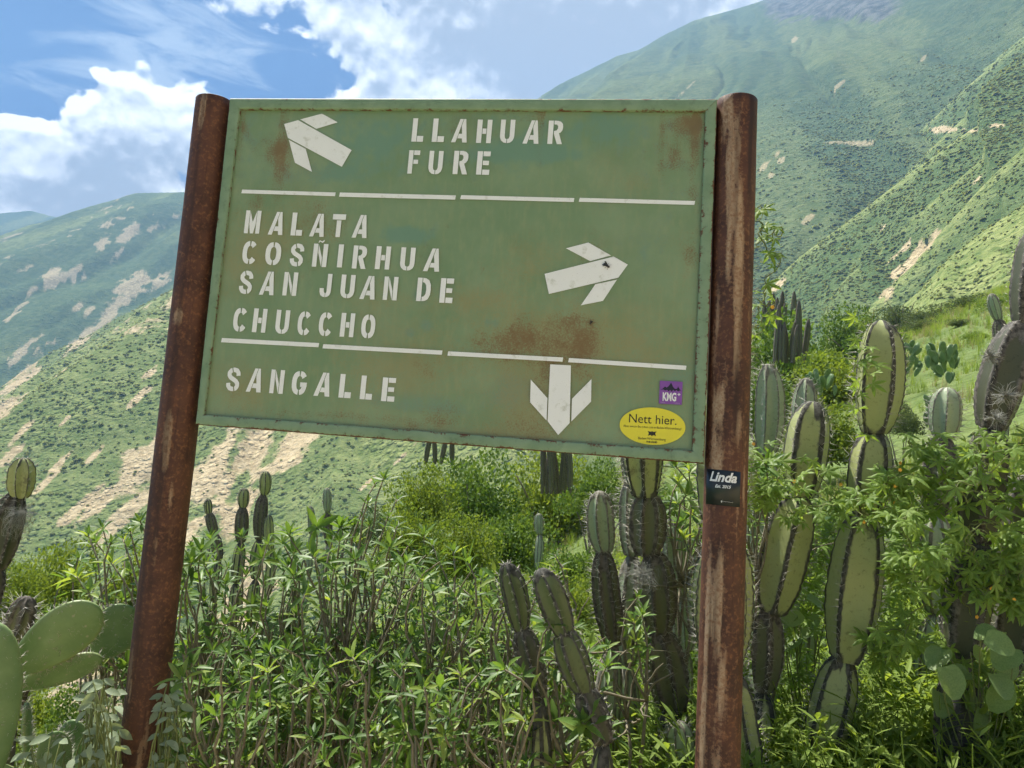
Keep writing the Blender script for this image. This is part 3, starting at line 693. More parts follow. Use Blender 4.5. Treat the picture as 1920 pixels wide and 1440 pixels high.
def glyphs():
    R = lambda x0, y0, x1, y1: [(x0, y0), (x1, y0), (x1, y1), (x0, y1)]
    def ring(a0, a1, rx=.5, ry=.5, ix=.19, iy=.29, cx=.5, cy=.5, n=14):
        A = np.radians(np.linspace(a0, a1, n)); e = .82
        f = lambda c: np.sign(c)*np.abs(c)**e
        out = [(cx+rx*f(math.cos(a)), cy+ry*f(math.sin(a))) for a in A]; inn = [(cx+ix*f(math.cos(a)), cy+iy*f(math.sin(a))) for a in A[::-1]]
        return [(float(x), float(y)) for x, y in out+inn]
    def stroke(pts, w=.30, h=.19):
        P = np.array(pts, float); T = np.gradient(P, axis=0); N = np.stack([-T[:, 1]*.62, T[:, 0]/.62], -1)
        N = np.stack([-T[:, 1], T[:, 0]*.38], -1); N /= np.linalg.norm(N/np.array([w, h]), axis=1)[:, None]
        a = P+N/2; b = P-N/2
        return [tuple(map(float, q)) for q in list(a)+list(b[::-1])]
    st = R(0, 0, .36, 1)
    Ush = lambda: [[(0, 1), (.33, 1), (.33, .30), (.37, .20), (.475, .17), (.475, 0), (.28, .02), (.10, .11), (.02, .22), (0, .32)],
                   [(.52, 0), (.52, .17), (.63, .20), (.67, .30), (.67, 1), (1, 1), (1, .32), (.98, .22), (.90, .11), (.72, .02)]]
    Npart = [R(0, 0, .31, 1), [(.35, .97), (.35, .62), (.65, .0), (.65, .40)], R(.69, 0, 1, 1)]
    tt = np.linspace(0, 1, 30)
    S_path = np.array([(.86, .66), (.84, .78), (.72, .88), (.5, .905), (.30, .87), (.17, .77), (.18, .655), (.30, .57), (.5, .50), (.70, .43), (.83, .33), (.83, .22), (.72, .12), (.5, .093), (.29, .12), (.17, .22), (.15, .34)])
    k = np.linspace(0, len(S_path)-1, 49); S_path = np.stack([np.interp(k, np.arange(len(S_path)), S_path[:, c]) for c in (0, 1)], -1)
    S = [stroke(S_path[:11]), stroke(S_path[11:38]), stroke(S_path[38:])]
    return {'L': [R(0, 0, .42, 1), R(.47, 0, 1, .25)],
            'A': [[(0, 0), (.28, 0), (.69, 1), (.48, 1)], [(.72, 1), (.85, 1), (1, 0), (.71, 0), (.67, .17), (.38, .17), (.46, .37), (.66, .37), (.60, .70)]],
            'H': [R(0, 0, .34, 1), R(.38, .39, .64, .62), R(.68, 0, 1, 1)], 'U': Ush(),
            'R': [R(0, 0, .34, 1), [(.39, 1), (.62, 1), (.84, .96), (.97, .86), (1, .73), (.97, .60), (.86, .50), (.74, .46), (1, 0), (.65, 0), (.40, .44), (.40, .56), (.56, .58), (.65, .66), (.66, .76), (.58, .83), (.39, .84)]],
            'F': [R(0, 0, .40, 1), R(.46, .80, 1, 1), R(.46, .42, .88, .60)],
            'E': [R(0, 0, .40, 1), R(.46, .79, 1, 1), R(.46, .41, .92, .60), R(.46, 0, 1, .22)],
            'M': [R(0, 0, .26, 1), [(.29, .98), (.50, .50), (.71, .98), (.71, .42), (.60, 0), (.40, 0), (.29, .42)], R(.74, 0, 1, 1)],
            'T': [R(0, .76, 1, 1), R(.34, 0, .68, .73)], 'I': [R(0, 0, 1, 1)],
            'C': [ring(38, 86), ring(94, 266), ring(274, 326)], 'O': [ring(94, 266), ring(274, 446)],
            'G': [ring(32, 86), ring(94, 266), ring(274, 345), R(.56, .34, 1, .53), R(.72, .0, 1, .34)][:4],
            'S': S, 'N': Npart, 'n': Npart+[[(.30, 1.06), (.38, 1.16), (.55, 1.11), (.70, 1.17), (.72, 1.12), (.58, 1.04), (.42, 1.10), (.34, 1.04)]],
            'J': [[(.62, 1), (1, 1), (1, .34), (.98, .20), (.88, .08), (.72, .02), (.54, 0), (.54, .17), (.62, .22)], [(.50, 0), (.50, .17), (.40, .22), (.36, .38), (0, .38), (.02, .22), (.12, .08), (.30, .02)]],
            'D': [R(0, 0, .34, 1), [(.39, 1), (.62, .98), (.84, .90), (.97, .72), (1, .5), (.97, .28), (.84, .10), (.62, .02), (.39, 0), (.39, .18), (.54, .22), (.64, .32), (.67, .5), (.64, .68), (.54, .78), (.39, .82)]]}
POST = []
SIGN = build_sign()

# ---- stickers and flies (things stuck on or sitting on the sign)
def plain(name, col, rough=.5, spec=.3, nz=.12):
    m, t = material(name); n = t.noise(t.co('Object'), 60, 4, .6)
    c = t.mix(n, tuple(x*(1-nz) for x in col), tuple(min(1, x*(1+nz)) for x in col)); t.out(t.bsdf(c, rough, spec)); return m
MAT['yellow'] = plain('yellow_vinyl', (0.74, 0.66, 0.04), .35, .4, .05); MAT['ink'] = plain('black_ink', (0.03, 0.03, 0.022))
MAT['purple'] = plain('purple_vinyl', (0.23, 0.085, 0.36), .4); MAT['navy'] = plain('dark_ink', (0.022, 0.022, 0.04))
MAT['black_vinyl'] = plain('black_vinyl', (0.010, 0.018, 0.020), .35, .5); MAT['white_ink'] = plain('white_ink', (0.75, 0.76, 0.76))
MAT['fly'] = plain('fly_black', (0.012, 0.012, 0.014), .3, .5)
def text_mesh(s, size, bold=0.0, shear=0.0, xs=1.0, font_space=1.0):
    cu = bpy.data.curves.new('t', 'FONT'); cu.body = s; cu.size = size; cu.align_x = 'CENTER'; cu.align_y = 'CENTER'
    cu.offset = bold; cu.shear = shear; cu.space_character = font_space; cu.resolution_u = 3
    o = bpy.data.objects.new('t', cu); COL.objects.link(o); bpy.context.view_layer.update()
    dg = bpy.context.evaluated_depsgraph_get(); me = bpy.data.meshes.new_from_object(o.evaluated_get(dg))
    bpy.data.objects.remove(o); V = np.empty(len(me.vertices)*3); me.vertices.foreach_get('co', V); V = V.reshape(-1, 3)
    F = [tuple(p.vertices) for p in me.polygons]; bpy.data.meshes.remove(me)
    V[:, 0] *= xs; return V[:, :2], F
def stickers():
    W = lambda u, off, v: SA+SX*u+SN*off+np.array([0, 0, v])
    # yellow oval
    c = sgn(1223, 799); rx = abs(sgn(1285, 803)[0]-c[0]); ry = abs(sgn(1221, 764)[1]-c[1])
    root = empty('oval_sticker', W(c[0], -.003, c[1]), 'yellow oval sticker with black writing on the lower right of the sign', 'sticker'); root.rotation_euler = (0, 0, SYAW)
    a = np.linspace(0, 2*math.pi, 65)[:-1]
    V = [(rx*math.cos(t), 0, ry*math.sin(t)) for t in a]; V += [(x, .0012, z) for x, _, z in V]
    F = [tuple(range(64))] + [(i, 64+i, 64+(i+1) % 64, (i+1) % 64) for i in range(64)]
    link('backing', mesh('backing', V, F), MAT['yellow'], root)
    def txt(par, name, s, size, x, z, mat, **k):
        P, F = text_mesh(s, size, **k); link(name, mesh(name, np.stack([P[:, 0]+x, np.full(len(P), -.0006), P[:, 1]+z], -1), F), mat, par)
    txt(root, 'lettering', 'Nett hier.', .0335, 0, .0165, MAT['ink'], xs=.95)
    txt(root, 'lettering', 'Aber waren Sie schon mal in Baden-Württemberg?', .0085, 0, -.0035, MAT['ink'], xs=.86)
    txt(root, 'lettering', 'Baden-Württemberg', .0095, 0, -.034, MAT['ink'], xs=.9)
    txt(root, 'lettering', 'THE LÄND', .006, 0, -.0425, MAT['ink'], bold=.0003)
    em = [(-.013, .007), (-.004, .005), (0, .007), (.004, .005), (.013, .007), (.009, .001), (.012, -.006), (.004, -.003), (0, -.007), (-.004, -.003), (-.012, -.006), (-.009, .001)]
    link('emblem', mesh('emblem', [(x*.9, -.0006, z-.0205) for x, z in em], [tuple(range(len(em)))]), MAT['ink'], root)
    # purple square
    c = sgn(1257.5, 736.5); h = abs(sgn(1279, 737)[0]-c[0]); hv = abs(sgn(1257, 715)[1]-c[1])
    root = empty('square_sticker', W(c[0], -.003, c[1]), 'small purple square sticker with dark mountain outline above the oval one', 'sticker'); root.rotation_euler = (0, 0, SYAW)
    V, F = box((-h, 0, -hv), (h, .0012, hv)); link('backing', mesh('backing', V, F), MAT['purple'], root)
    mt = [(-.95, .15), (-.72, .32), (-.52, .52), (-.40, .42), (-.22, .55), (0, .88), (.18, .52), (.36, .34), (.52, .36), (.62, .58), (.76, .34), (.95, .15), (.78, .24), (.62, .12), (.50, .26), (.36, .14), (.2, .26), (.08, .08), (-.06, .24), (-.2, .10), (-.34, .24), (-.5, .16), (-.68, .26)]
    link('mountain_outline', mesh('mountain_outline', [(x*h, -.0006, z*hv) for x, z in mt], [tuple(range(len(mt)))]), MAT['navy'], root)
    txt(root, 'lettering', 'KMG', .030, -.003, -.0125, MAT['white_ink'], bold=.0011, xs=.56)
    txt(root, 'lettering', '+', .012, .0215, -.0045, MAT['white_ink'], bold=.0007)
    txt(root, 'lettering', '———', .005, -.02, -.0265, MAT['white_ink'], xs=.7); txt(root, 'lettering', '———', .005, .017, -.0265, MAT['white_ink'], xs=1.1)
    # black sticker curved round the right post
    ut, pa, pb, off, r = POST[1]
    r2 = r+.0009
    def onpost(px, py):
        """pixel -> (angle, height) on the right post's skin"""
        p = sgn(px, py, off); u = pb[0]+(pa[0]-pb[0])*(p[1]-pb[1])/(pa[1]-pb[1])
        f = sgn(px, py, off-r*.8); return f[0]-u, f[1], u
    x0, zt, _ = onpost(1328, 880); x1, zt1, _ = onpost(1388, 886); _, zb, _ = onpost(1328, 946); _, zb1, _ = onpost(1387, 951)
    a0 = math.asin(max(-.98, x0/r)); a1 = math.asin(min(.98, x1/r)); zc = (zt+zb)/2
    uc = pb[0]+(pa[0]-pb[0])*(zc-pb[1])/(pa[1]-pb[1])
    root = empty('post_sticker', W(uc, off-r2, zc), 'black sticker with white script writing wrapped round the right post', 'sticker'); root.rotation_euler = (0, 0, SYAW)
    lean = (pa[0]-pb[0])/(pa[1]-pb[1])
    def wrap(s, z, lift=0.0):          # s in 0..1 across, z height relative to the centre
        a = a0+(a1-a0)*s; dz = (zt1-zt)*(s-.5)
        return (math.sin(a)*(r2+lift)+lean*z, r2-math.cos(a)*(r2+lift), z+dz)
    N = 15; H = (zt-zb)/2
    V = [wrap(i/(N-1), z, l) for l in (0, -.0012) for z in (-H, H) for i in range(N)]
    F = [(i, i+1, N+i+1, N+i) for i in range(N-1)]+[(N+i, N+i+1, 3*N+i+1, 3*N+i) for i in range(N-1)]+[(i+1, i, 2*N+i, 2*N+i+1) for i in range(N-1)]
    link('backing', mesh('backing', V, F, True), MAT['black_vinyl'], root)
    wd = r2*(a1-a0)
    for s, size, x, z, k in (('Linda', .034, 0, .026, dict(shear=.32, bold=.0011, xs=.98)), ('Est. 2015', .0105, .002, .003, dict(shear=.3, bold=.0003)), ('@———————', .0062, .014, -.034, dict(shear=.2, xs=.62))):
        P, Fm = text_mesh(s, size, **k)
        link('lettering', mesh('lettering', [wrap(.5+(px+x)/wd, pz+z, .0006) for px, pz in P], Fm), MAT['white_ink'], root)
    # flies
    for px, py, sc, rot, lab in ((1138, 499, 1.0, .6, 'small black fly sitting on the white arrow that points right'), (1108, 606, .55, 2.0, 'tiny dark fly on the rust patch below the right-pointing arrow')):
        c = sgn(px, py); root = empty('fly', W(c[0], -.0032, c[1]), lab, 'fly'); root.rotation_euler = (0, rot, SYAW)
        A = Acc()
        for (x, y, z, a, b, cc) in ((0, -.003, 0, .0055, .003, .0035), (.006, -.003, 0, .003, .0026, .003), (-.006, -.0028, 0, .0055, .0026, .0034)):
            th = np.linspace(0, math.pi, 6)[:, None]; ph = np.linspace(0, 2*math.pi, 9)[None, :-1]
            V = np.stack([x+a*np.cos(th)+0*ph, y+b*np.sin(th)*np.cos(ph), z+cc*np.sin(th)*np.sin(ph)], -1).reshape(-1, 3)*sc
            A.add(V, grid_faces(6, 8, True).tolist())
        link('body', A.mesh('body', True), MAT['fly'], root)
        for sgn_ in (-1, 1):
            V = [(x*sc, -.0052*sc, sgn_*z*sc) for x, z in ((.002, .0005), (-.004, .0008), (-.012, .0045), (-.011, .0075), (-.003, .005))]
            link('wing', mesh('wing', V, [tuple(range(5))]), MAT['ink'], root)
            for k in (-1, 0, 1):
                V, F = tube(np.array([(k*.003, -.002, sgn_*.002), (k*.006, -.004, sgn_*.006), (k*.008, 0, sgn_*.009)])*sc, [.0004*sc]*3, 4)
                link('leg', mesh('leg', V, F), MAT['fly'], root)
stickers()

# ------------------------------------------------------------------ plant materials
def cactus_material(name, g1, g2, cork1, cork2):
    m, t = material(name); p = t.co('Object'); cork = t.attr('cork')
    rnd = t.n('ShaderNodeObjectInfo').outputs['Random']
    n1 = t.noise(p, 14, 5, .6); n2 = t.noise(p, 55, 5, .7); n3 = t.noise(t.map(p, (1, 1, .3)), 30, 4, .6); n4 = t.noise(p, 210, 3, .6)
    g = t.mix(t.m('ADD', t.m('MULTIPLY', n1, .7), t.m('MULTIPLY', rnd, .3)), g1, g2)
    g = t.mix(t.m('MULTIPLY', t.step(n2, .55, .70), .6), g, tuple(c*.45 for c in g1))
    g = t.mix(t.m('MULTIPLY', t.step(t.noise(p, 7, 6, .7), .60, .70), .65), g, (0.10, 0.085, 0.05))
    g = t.mix(t.m('MULTIPLY', t.step(n4, .62, .72), .35), g, (0.09, 0.075, 0.04))
    k = t.mix(t.step(n2, .35, .65), cork1, cork2)
    f = t.step(t.m('ADD', cork, t.m('ADD', t.m('MULTIPLY_ADD', n2, .5, -.25), t.m('MULTIPLY_ADD', n3, .5, -.25))), .36, .60)
    c = t.mix(f, g, k)
    h = t.m('ADD', t.m('MULTIPLY', n2, t.m('MULTIPLY_ADD', f, .8, .2)), t.m('MULTIPLY', n4, .25))
    t.out(t.bsdf(c, t.m('MULTIPLY_ADD', f, .3, .5), .3, t.bump(h, .4, .004))); return m
MAT['cactus'] = cactus_material('cactus_skin', (0.290, 0.325, 0.120), (0.400, 0.425, 0.195), (0.038, 0.037, 0.030), (0.110, 0.105, 0.088))
MAT['cactus_pale'] = cactus_material('cactus_skin_pale', (0.29, 0.36, 0.21), (0.37, 0.43, 0.27), (0.12, 0.115, 0.09), (0.26, 0.24, 0.19))
MAT['cactus_old'] = cactus_material('cactus_bark', (0.115, 0.125, 0.060), (0.165, 0.165, 0.090), (0.060, 0.052, 0.042), (0.185, 0.160, 0.130))
MAT['cactus_dark'] = cactus_material('cactus_dark_bark', (0.055, 0.062, 0.036), (0.090, 0.095, 0.055), (0.030, 0.027, 0.023), (0.150, 0.138, 0.118))
MAT['cactus_shade'] = cactus_material('cactus_skin_dark_green', (0.085, 0.115, 0.045), (0.145, 0.175, 0.072), (0.034, 0.034, 0.028), (0.120, 0.115, 0.098))  # dark green skin of the leaning cactus and the tip beside it
MAT['spine'] = plain('spine', (0.40, 0.38, 0.32), .5)
MAT['pad'] = None
def pad_material():
    m, t = material('prickly_pear_skin'); p = t.co('Object')
    n1 = t.noise(p, 9, 5, .65); n2 = t.noise(p, 60, 5, .7); rnd = t.n('ShaderNodeObjectInfo').outputs['Random']; e = t.attr('edge'); ar = t.vor(p, 34.0, rnd=.5)
    c = t.mix(t.m('ADD', t.m('MULTIPLY', t.step(n1, .3, .7), .7), t.m('MULTIPLY', rnd, .3)), (0.088, 0.165, 0.055), (0.175, 0.265, 0.098))
    c = t.mix(t.m('MULTIPLY', t.step(n1, .54, .72), .4), c, (0.240, 0.320, 0.175))
    c = t.mix(t.m('MULTIPLY', t.step(n2, .62, .74), .5), c, (0.05, 0.075, 0.03))
    c = t.mix(t.m('MULTIPLY', t.step(ar, .16, .08), .8), c, (0.30, 0.29, 0.20))
    c = t.mix(t.m('MULTIPLY', t.step(ar, .06, .03), .9), c, (0.04, 0.03, 0.02))
    c = t.mix(t.m('MULTIPLY', e, .8), c, (0.26, 0.31, 0.13))
    t.out(t.bsdf(c, .42, .35, t.bump(t.m('ADD', n1, t.m('MULTIPLY', n2, .3)), .25, .006))); return m
MAT['pad'] = pad_material()
MAT['stem'] = plain('woody_stem', (0.205, 0.180, 0.125), .8, .15, .5)
MAT['green_stem'] = plain('green_stem', (0.17, 0.20, 0.07), .7, .2, .3)
MAT['leaf'] = leaf_material('whorl_leaf', (0.085, 0.180, 0.036), (0.215, 0.335, 0.070), .45, .45, .35, None, True, 30)
MAT['leaf_young'] = leaf_material('young_leaf', (0.205, 0.300, 0.060), (0.320, 0.410, 0.095), .48, .45, .35, None, True, 30)
MAT['leaf_old'] = leaf_material('old_leaf', (0.050, 0.110, 0.028), (0.120, 0.195, 0.050), .38, .5, .3, None, True, 30)
MAT['leaf_mass'] = leaf_material('whorl_leaf_mass', (0.060, 0.130, 0.030), (0.165, 0.265, 0.060), .42, .45, .35, None, False, 3)
MAT['vine_leaf'] = leaf_material('vine_leaf', (0.150, 0.260, 0.055), (0.300, 0.410, 0.095), .50, .5, .25, None, True, 30)
MAT['vine_mass'] = leaf_material('vine_leaf_mass', (0.120, 0.215, 0.046), (0.240, 0.350, 0.080), .48, .5, .25, None, False, 3)
MAT['round_leaf'] = leaf_material('round_leaf', (0.165, 0.265, 0.085), (0.285, 0.385, 0.150), .45, .5, .3, None, True, 20)
MAT['silver_leaf'] = leaf_material('silver_leaf', (0.215, 0.280, 0.160), (0.360, 0.420, 0.290), .32, .6, .2, None, True, 30)
MAT['weed'] = leaf_material('weed_leaf', (0.150, 0.235, 0.045), (0.300, 0.400, 0.088), .50, .6, .2, None, True, 3)
MAT['dry'] = leaf_material('dry_grass', (0.30, 0.27, 0.13), (0.42, 0.38, 0.20), .35, .7, .1, (1.1, 1.0, .7), True, 3)
MAT['bush'] = leaf_material('bush_leaf', (0.070, 0.140, 0.030), (0.165, 0.250, 0.052), .40, .6, .2, None, False, 1.5)
MAT['bush_shade'] = leaf_material('bush_leaf_shade', (0.035, 0.070, 0.018), (0.085, 0.135, 0.036), .35, .6, .2, None, False, 1.5)  # leaf colour darkened to paint shade into the gaps between stems
MAT['bush_yellow'] = leaf_material('bush_leaf_bright', (0.115, 0.185, 0.032), (0.235, 0.300, 0.058), .45, .6, .2, None, False, 1.5)
MAT['bush_grey'] = leaf_material('bush_leaf_grey', (0.075, 0.115, 0.055), (0.135, 0.175, 0.085), .30, .7, .15, None, False, 1.5)
MAT['moss'] = plain('grey_air_plant', (0.27, 0.27, 0.235), .8, .1, .3)
MAT['flower'] = plain('yellow_flower', (0.75, 0.42, 0.06), .6)
MAT['white_flower'] = plain('white_flower', (0.75, 0.76, 0.66), .6)

# ------------------------------------------------------------------ cacti
def spine_mesh(P, N, L, rng, per=5, rad=.0007):
    """clusters of spines at points P with outward normals N"""
    n = len(P)*per; P = np.repeat(P, per, 0); N = np.repeat(N, per, 0)
    D = N+rng.normal(0, .55, (n, 3)); D /= np.linalg.norm(D, axis=1)[:, None]
    ln = L*rng.uniform(.35, 1.15, n)[:, None]
    a = np.cross(D, rng.normal(0, 1, (n, 3))); a /= np.linalg.norm(a, axis=1)[:, None]; b = np.cross(D, a)
    V = np.stack([P+a*rad, P-a*rad*.5+b*rad*.87, P-a*rad*.5-b*rad*.87, P+D*ln], 1).reshape(-1, 3)
    i = np.arange(n)[:, None]*4
    F = np.concatenate([i+np.array([[0, 1, 3]]), i+np.array([[1, 2, 3]]), i+np.array([[2, 0, 3]])])
    return mesh('spines', V, F)
def segment(P0, P1, R, ribs=6, phase=0.0, cork=.3, seed=0, blunt=.55, depth=.22, hi=True, neck=.55, flat=1.0):
    """one cactus joint from its base P0 to its tip P1; returns V, F, cork, areoles, normals"""
    rng = np.random.default_rng(seed)
    nt = 46 if hi else 10; per = 8 if hi else 4; na = ribs*per
    P0 = np.asarray(P0, float); P1 = np.asarray(P1, float); L = np.linalg.norm(P1-P0); u, v, d = frame_of(P1-P0)
    # let u point along the picture, v towards the camera
    u = RT-d*(RT@d); u /= np.linalg.norm(u); v = np.cross(d, u)
    t = np.linspace(0, 1, nt)**1.0; t = .5-.5*np.cos(math.pi*t)
    prof = np.where(t < .5, neck+(1-neck)*np.sin(np.clip(t/.42, 0, 1)*math.pi/2)**.8, 1.0)
    top = np.clip((t-.50)/.5, 0, 1); prof = prof*np.sqrt(np.clip(1-top**(2.6), 0, 1))
    prof[0] *= .8; prof[-1] = .02
    th = np.arange(na)*2*math.pi/na
    k = (np.arange(na) % per)/per; rib = np.abs(2*k-1)            # 1 on the rib, 0 in the furrow
    ribw = rib**2.2
    TH, T = np.meshgrid(th, t); RB = np.broadcast_to(ribw, TH.shape)
    wob = 1+.05*(fbm(TH*1.2+seed, T*3, 2, seed % 97)-.5)+.03*(fbm(T*9+seed, TH*.0, 2, 7)-.5)
    rr = R*prof[:, None]*(1-depth+depth*RB)*wob
    if hi: rr = rr*(1-.05*RB**3*(.5+.5*np.cos(T*L/.026*2*math.pi)))
    bend = .06*L*np.sin(T*math.pi)*(rng.random()-.5)
    an = TH+phase
    V = P0+(T*L)[..., None]*d+(rr*np.cos(an)+bend)[..., None]*u+(rr*np.sin(an)*flat)[..., None]*v
    V = V.reshape(-1, 3); F = grid_faces(nt, na, True)
    topd = sstep(.78, 1.0, T+(fbm(TH*2.2, T*3, 3, seed+5)-.5)*.35)
    ck = cork*(.35+RB**1.6*.95)+topd*.75*(.45+cork)+.5*(fbm(TH*1.7+9, T*2.6, 3, seed+3)-.55)*(cork+.25)+.52*np.broadcast_to(rib, RB.shape)**4+.35*sstep(.10, 0, T)
    # areoles along the ribs
    ta = np.arange(.06, .99, max(.02, .024/L)); A = []; Nn = []
    for q in range(ribs):
        ang = (q*per)*2*math.pi/na+phase
        r_ = np.interp(ta, t, prof)*R
        A.append(P0+(ta*L)[:, None]*d+(r_*math.cos(ang)+.06*L*np.sin(ta*math.pi)*0)[:, None]*u+(r_*math.sin(ang)*flat)[:, None]*v)
        Nn.append(np.broadcast_to(math.cos(ang)*u+math.sin(ang)*v+.15*d, (len(ta), 3)))
    return V, F, ck.ravel(), np.concatenate(A), np.concatenate(Nn)
NSEG = [0]
def cactus(label, segs, D, mat='cactus', ribs=7, cork=.3, spine=.042, group=None, hi=True, extend=True, name='columnar_cactus', per=5):
    """segs: top to bottom [(x_top, y_top, x_bottom, y_bottom, width_px[, depth][, cork])]"""
    first = segs[-1]; base = at(first[2], first[3], first[5] if len(first) > 5 and first[5] else D)
    gz = float(ground_z(np.array([base[0]]), np.array([base[1]]))[0])
    root = empty(name, (base[0], base[1], gz-.03), label, 'cactus', group); o = np.array([base[0], base[1], gz-.03])
    S = list(segs); rng = random.Random(int(segs[0][0]*7+segs[0][1]))
    if extend and base[2] > gz+.12:
        # joints hidden below carry it down to the ground
        n = max(1, round((base[2]-gz)/.45)); x, y, d_ = base; w = first[4]*D/FPX/2*.95
        pts = [np.array([base[0]+(rng.random()-.5)*.03*i, base[1], base[2]+(gz-.06-base[2])*i/n]) for i in range(n+1)]; ext = [(pts[i], pts[i+1], w) for i in range(n)]
    else: ext = []
    for i, s in enumerate(S):
        dd = s[5] if len(s) > 5 and s[5] else D; ck = s[6] if len(s) > 6 else cork
        a = at(s[0], s[1], dd); b = at(s[2], s[3], dd); ov = (a-b)/np.linalg.norm(a-b)
        NSEG[0] += 1
        m_ = MAT[s[7]] if len(s) > 7 else MAT[mat]
        V, F, c, A, N = segment(b-ov*.012, a, s[4]*dd/FPX/2, ribs, (-math.pi/2+rng.uniform(-.38, .38)) if ribs == 5 else rng.random()*1.05, ck, 13*NSEG[0], hi=hi, depth=(.20 if ribs == 5 else .27)+.08*rng.random())
        so_ = link('joint', mesh('joint', V-o, F, True, dict(cork=c)), m_, root)
        if spine:
            r2 = np.random.default_rng(NSEG[0]); link('spines', spine_mesh(A-o, N, spine, r2, per, .0010 if dd < 5 else .0014), MAT['spine'], so_, kind='stuff')
    for a, b, w in ext:
        NSEG[0] += 1
        V, F, c, A, N = segment(b, a, w, ribs, rng.random(), cork+.25, 13*NSEG[0], hi=False)
        link('joint', mesh('joint', V-o, F, True, dict(cork=c)), MAT[mat], root)
    return root
def all_cacti():
    cactus('tall pale green cactus of stacked joints right of the sign, topmost joint long and oval', [(1652, 600, 1640, 806, 92), (1640, 806, 1625, 962, 84, 0, .42), (1622, 955, 1588, 1232, 106), (1582, 1226, 1532, 1440, 86, 0, .35)], 2.75, cork=.24, ribs=5)
    cactus('dark-shouldered cactus leaning left between the right post and the tall pale cactus', [(1525, 752, 1502, 926, 86, 0, .45), (1500, 922, 1448, 1142, 92, 0, .30), (1440, 1136, 1432, 1290, 62, 0, .75, 'cactus_old')], 2.9, cork=.40, ribs=5)
    cactus('green cactus column hidden behind the right post, its edge showing on the right', [(1364, 440, 1362, 770, 92, 2.62, .1), (1360, 768, 1358, 1000, 96, 2.62, .1), (1358, 1000, 1352, 1250, 118, 2.62, .08), (1372, 1255, 1408, 1460, 76, 2.6, .35)], 2.62, cork=.12)
    cactus('pale cactus joint standing just right of the right post, spiny and upright', [(1440, 682, 1436, 850, 58), (1436, 850, 1430, 1060, 66)], 3.7, 'cactus_pale', cork=.18)
    cactus('small pale cactus with a shaggy grey crown behind the dark-shouldered one', [(1512, 708, 1510, 860, 50), (1510, 860, 1506, 1060, 54)], 3.9, 'cactus_pale', cork=.30)
    cactus('small pale round-topped cactus joint on a grey stem, left of the big old trunk', [(1776, 726, 1770, 818, 60), (1766, 815, 1756, 960, 66, 0, .8, 'cactus_old')], 3.4, 'cactus_pale', cork=.12)
    cactus('big old grey-barked cactus trunk leaning right at the right edge of the picture', [(1945, 425, 1925, 610, 74, 0, .6, 'cactus_dark'), (1918, 600, 1860, 800, 88, 0, .75, 'cactus_dark'), (1860, 795, 1832, 1010, 86, 0, .6, 'cactus_dark'), (1832, 1005, 1800, 1230, 90, 0, .6, 'cactus_dark')], 2.6, 'cactus_dark', cork=.8, ribs=5, spine=.012)
    cactus('dark jointed cactus in the shade at the right edge below the old trunk', [(1925, 890, 1905, 1098, 84, 0, .45), (1905, 1092, 1880, 1260, 92, 0, .5), (1880, 1255, 1870, 1440, 80, 0, .6)], 2.75, 'cactus_dark', cork=.4, ribs=5)
    cactus('thick jointed cactus rising behind the sign\'s lower right corner', [(1208, 700, 1208, 926, 86, 0, .4), (1215, 922, 1212, 1036, 74, 0, .75, 'cactus_old'), (1225, 1030, 1236, 1182, 74, 0, .6, 'cactus_old'), (1232, 1176, 1262, 1325, 84, 0, .65, 'cactus_old')], 3.0, cork=.35)
    cactus('striped grey-green cactus close behind the thick one under the sign', [(1182, 760, 1184, 900, 52), (1184, 896, 1186, 1036, 56, 0, .5)], 3.25, 'cactus_pale', cork=.45)
    cactus('oval-headed cactus with white stripes and a dark brown stem under the sign', [(1124, 920, 1132, 1030, 56, 0, .34), (1130, 1026, 1150, 1205, 56, 0, .85, 'cactus_old')], 3.1, 'cactus_pale', cork=.45)
    cactus('pale narrow cactus half hidden behind the right post under the sign', [(1262, 968, 1275, 1110, 46), (1275, 1106, 1285, 1215, 50)], 3.5, 'cactus_pale', cork=.18)
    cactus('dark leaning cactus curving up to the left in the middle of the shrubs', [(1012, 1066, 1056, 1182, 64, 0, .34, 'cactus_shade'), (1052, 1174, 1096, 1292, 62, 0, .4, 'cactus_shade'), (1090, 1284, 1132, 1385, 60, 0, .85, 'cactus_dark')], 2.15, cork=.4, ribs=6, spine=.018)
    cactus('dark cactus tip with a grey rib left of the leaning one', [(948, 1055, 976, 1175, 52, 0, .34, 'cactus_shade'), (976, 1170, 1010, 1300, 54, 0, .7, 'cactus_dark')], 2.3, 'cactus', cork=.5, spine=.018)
    cactus('little pale cactus tip poking out between the shrub stems', [(818, 1142, 808, 1225, 36), (808, 1222, 800, 1330, 40, 0, .6)], 3.3, 'cactus_pale', cork=.2)
    cactus('thin green cactus joint low among the shrub stems, right of the little pale tip', [(862, 1200, 896, 1320, 34)], 3.2, 'cactus', cork=.35)
    cactus('green cactus head on a dark hairy stem at the left edge', [(44, 858, 38, 928, 50, 0, .12), (30, 922, -6, 1060, 62, 0, .5, 'cactus_dark'), (-8, 1055, -45, 1180, 60, 0, .5, 'cactus_dark')], 3.0, cork=.3, spine=.022)
    cactus('cut grey cactus stump behind the largest prickly pear pads', [(52, 1118, 26, 1200, 52, 0, .95, 'cactus_old'), (26, 1195, 20, 1330, 56, 0, .9, 'cactus_old')], 2.35, 'cactus_old', cork=.9)
    cactus('small dull cactus knob at the foot of the right post', [(1272, 1352, 1278, 1420, 54)], 2.7, 'cactus_pale', cork=.35)
